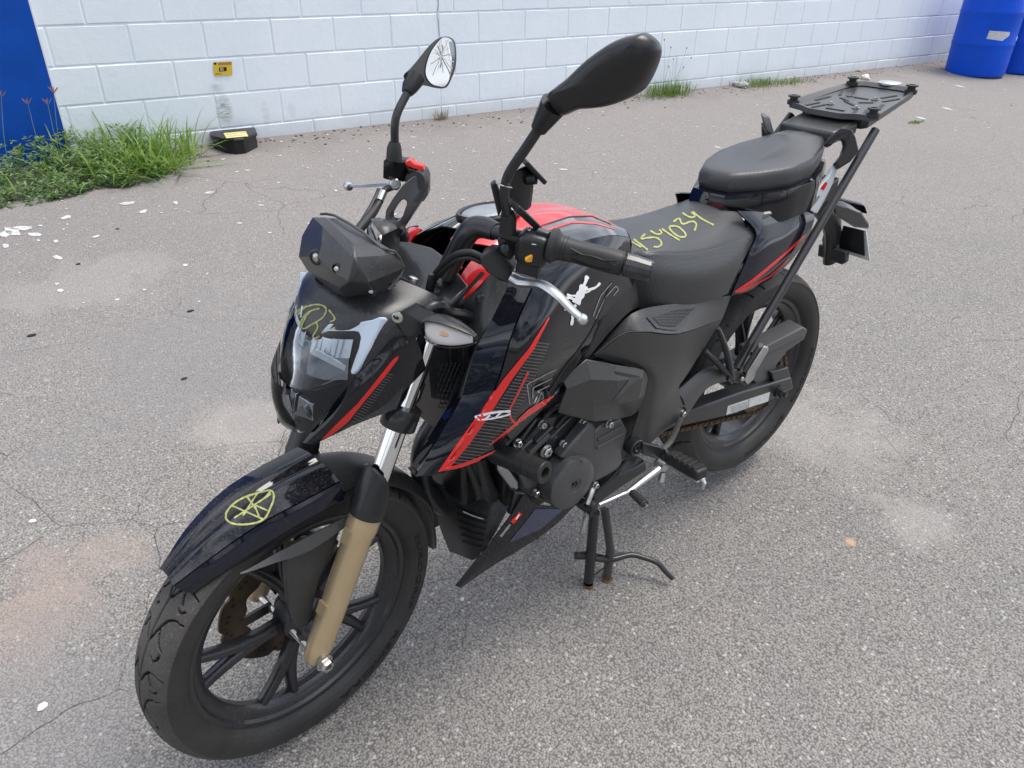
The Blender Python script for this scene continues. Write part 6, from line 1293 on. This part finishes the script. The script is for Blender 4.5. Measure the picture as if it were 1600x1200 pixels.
# ---------------- stones
def stone(u, v, r, sq, c, label):
    p = G(u, v); bm = bmesh.new(); bmesh.ops.create_icosphere(bm, subdivisions=3, radius=r); rr = random.Random(int(u))
    from mathutils import noise as mn
    for vv in bm.verts:
        k = 1+.35*mn.noise(vv.co*(1.3/r)+Vector((u, v, 0)))+.12*mn.noise(vv.co*(5/r)); vv.co = Vector((vv.co.x*k*sq[0], vv.co.y*k*sq[1], vv.co.z*k*sq[2]))
    me = bpy.data.meshes.new('stone'); bm.to_mesh(me); bm.free(); me.materials.append(mat('stone_'+str(int(u)), c, .9, noise=(40, .3), bump=('noise', 80, .003))); o = bpy.data.objects.new('stone', me); col.objects.link(o); o.location = tuple(p+np.array([0, 0, r*sq[2]*.55])); o.rotation_euler = (0, 0, rr.random()*3); tag(o, label, 'stone')
stone(1157, 136, .065, (1.2, .8, .55), (.36, .36, .35), 'grey broken rubble lump lying between two grass strips at the wall'); stone(1352, 124, .05, (1, .8, .6), (.62, .58, .52), 'pale chalky stone on the ground behind the luggage rack'); stone(1343, 112, .03, (1, .7, .6), (.45, .40, .34), 'small tan stone against the wall by the pale stone')
# ---------------- bait box by the wall
bo = [G(u, v) for u, v in ((334, 232), (352, 239), (370, 241.5), (384, 240), (403, 230), (400, 217), (332, 220))]
box = thing('bait_box', np.mean(bo, 0), 'black plastic bait box with yellow label on the ground against the wall', 'box'); MBX = mat('bait_box_plastic', (.008, .008, .009), .35, dust=.05)
zt_ = max(p[2] for p in bo)+.055
b = MB(); b.loft([[p+np.array([0, 0, -.004]) for p in bo], [np.array([p[0], p[1], zt_]) for p in bo]]); fixn(mk('base', b, MBX, box, bev=.003))
cb_ = np.mean(bo, 0); b = MB(); b.loft([[np.array([*(cb_[:2]+(p[:2]-cb_[:2])*k), z]) for p in bo] for k, z in ((1.05, zt_-.006), (1.06, zt_), (1.02, zt_+.010), (.9, zt_+.013))]); fixn(mk('lid', b, MBX, box, bev=.002))
lidz = zt_+.0145; b = MB(); b.prism([W(u, v, z=lidz) for u, v in ((349, 208), (384, 205), (388, 213), (354, 216))], (0, 0, .0006)); mk('label', b, mat('pale_yellow_label', (.62, .55, .25), .5, noise=(90, .2)), box)
for (a, c_) in (((353, 210), (370, 208.5)), ((376, 207.5), (384, 207)), ((356, 213), (380, 211))): b = MB(); b.bar(W(*a, z=lidz+.001), W(*c_, z=lidz+.001), .004, .0005); mk('label_print', b, M['rust'], box)
# ---------------- yellow notice on the wall
ns = thing('notice', WL(348, 108, .004), 'small yellow printed notice stuck on the white block wall', 'notice')
q4 = lambda l, o_: [WL(u, v, o_) for u, v in l]
b = MB(); b.prism(q4(((333, 97.5), (362, 95.8), (363, 117), (335, 118.8)), .004), WALLN*.0012); mk('card', b, mat('yellow_card', (.62, .42, .03), .45), ns)
b = MB(); b.prism(q4(((341, 97.8), (361.5, 96.6), (361.8, 100.8), (341.4, 102)), .0056), WALLN*.0004); mk('header_band', b, mat('brown_band', (.36, .17, .05), .5), ns)
b = MB(); b.prism(q4(((334, 97.8), (338, 97.6), (338, 101), (334, 101.2)), .0056), WALLN*.0004); mk('logo_square', b, M['deep_black'], ns)
b = MB(); b.prism(q4(((342, 105.5), (354, 104.8), (354.3, 111), (342.4, 111.8)), .0056), WALLN*.0004); mk('number_field', b, M['deep_black'], ns)
V, F = text_geo('02', .022, .0002); pc_ = WL(346.8, 108.4, .0066); q = MB(); q.add([pc_+WALLD*(x)*1.0+np.array([0, 0, y])+WALLN*z for x, y, z in V], F); mk('number', q, M['white'], ns)
b = MB(); b.prism(q4(((336, 114.5), (346, 113.8), (346.2, 116), (336.2, 116.8)), .0056), WALLN*.0004); mk('footer_print', b, mat('olive_print', (.33, .24, .03), .5), ns)
# ---------------- blue barrels
MBR = mat('blue_barrel_plastic', (.001, .070, .56), .45, spec=.25, noise=(5, .10), bump=('noise', 30, .001))
def barrel(s, d, label):
    p = gp(s, d); root = thing('barrel', p, label, 'barrel', None); q = MB(); H = .92; R_ = .29
    prof = [(R_-.03, .0), (R_-.008, .006), (R_, .03), (R_+.004, .25), (R_+.006, .30), (R_+.010, .31), (R_+.006, .325), (R_+.006, .60), (R_+.010, .61), (R_+.006, .625), (R_, .85), (R_-.012, .90), (R_-.03, .915), (R_-.05, .92), (R_-.06, .90), (.05, .90)]
    q.lathe(prof, p+np.array([0, 0, -.008]), (0, 0, 1), 72); return mk('drum', q, MBR, root, ang=40), root
bd, b1 = barrel(8.66, .56, 'large blue plastic barrel with a torn white sticker beside the white wall'); barrel(9.34, .62, 'blue plastic barrel standing behind the barrel with the torn sticker')
tb = bvh(bd)
q = MB(); strip(q, tb, [(1546, 48), (1544, 54), (1541, 60.5)], [(1578, 50), (1577, 56), (1566, 64)], 8, 12, .0012); mk('torn_sticker', q, mat('weathered_sticker', (.50, .52, .53), .6, noise=(50, .2)), b1)
q = MB(); strip(q, tb, [(1596, 41), (1592, 50), (1581, 83)], [(1604, 42), (1602, 50), (1590, 83)], 20, 8, .0010)
if q.f: mk('hazard_label', q, mat('dark_label', (.012, .018, .05), .5), b1)
for pts, w_ in (([(1582, 82), (1590, 82.5)], 1.2), ([(1596, 42), (1591, 52), (1581.5, 82)], 1.0), ([(1584, 80), (1586, 73), (1588.5, 73), (1587.5, 77), (1585, 77)], 1.1), ([(1589, 80), (1590.5, 73)], 1.1), ([(1591, 66), (1593, 56), (1597, 53), (1596, 60), (1591, 66)], 3.0), ([(1595, 66), (1599, 60)], 2.5), ([(1598, 52), (1601, 47)], 2.5)):
    q = MB(); stroke(q, tb, pts, w_, 0, .0018)
    if q.f: mk('label_print', q, M['white'], b1)

# ================================================================== trees on the open side of the yard; the paint mirrors them
R9 = random.Random(5)
MT1 = leaf_mat('tree_leaf', (.022, .050, .014), (.060, .105, .030), .2); MBK = mat('bark', (.10, .075, .055), .9, noise=(20, .3), bump=('noise', 40, .01))
def yard_tree(x, y, H, Rc, label):
    z0 = gz(x, y); root = thing('broadleaf_tree', (x, y, z0), label, 'tree', 'trees across the yard'); q = MB(); c = np.array([x, y, z0])
    q.tube([c+np.array([0, 0, -.1]), c+np.array([.05, .03, H*.2]), c+np.array([.0, .1, H*.45]), c+np.array([.1, .05, H*.75])], [H*.03, H*.024, H*.018, H*.008], 10, 3)
    tips = []
    for k in range(9):
        a = 2*PI*k/9+R9.uniform(-.3, .3); h = H*R9.uniform(.28, .6); e = c+np.array([math.cos(a)*Rc*.75, math.sin(a)*Rc*.75, h+H*R9.uniform(.12, .3)]); q.tube([c+np.array([0, .05, h]), (c+np.array([0, .05, h])+e)/2+np.array([0, 0, .1*H*.3]), e], [H*.011, H*.007, H*.003], 7, 3); tips.append(e)
    mk('trunk', q, MBK, root)
    tips += [c+np.array([R9.uniform(-.5, .5)*Rc, R9.uniform(-.5, .5)*Rc, H*R9.uniform(.6, .95)]) for k in range(8)]
    q = MB()
    for e in tips:
        for i in range(230):
            v = np.array([R9.gauss(0, 1), R9.gauss(0, 1), R9.gauss(0, .8)]); v = v/np.linalg.norm(v)*R9.random()**.4*Rc*.48; leaf(q, e+v, R9.uniform(0, 6.28), R9.uniform(-1, .7), R9.uniform(.16, .30), R9.uniform(.09, .16))
    o = mk('crown', q, MT1, root, flat=True); o['kind'] = 'stuff'
for x, y, H, Rc in ((13.0, 3.5, 6.0, 2.6), (12.0, 8.5, 7.0, 3.0), (7.5, 12.0, 6.4, 2.8), (2.5, 14.0, 7.2, 3.1), (-2.5, 13.0, 6.0, 2.7), (-8.0, 13.5, 7.0, 3.0)): yard_tree(x, y, H, Rc, 'dark green broadleaf tree standing across the yard opposite the white wall')
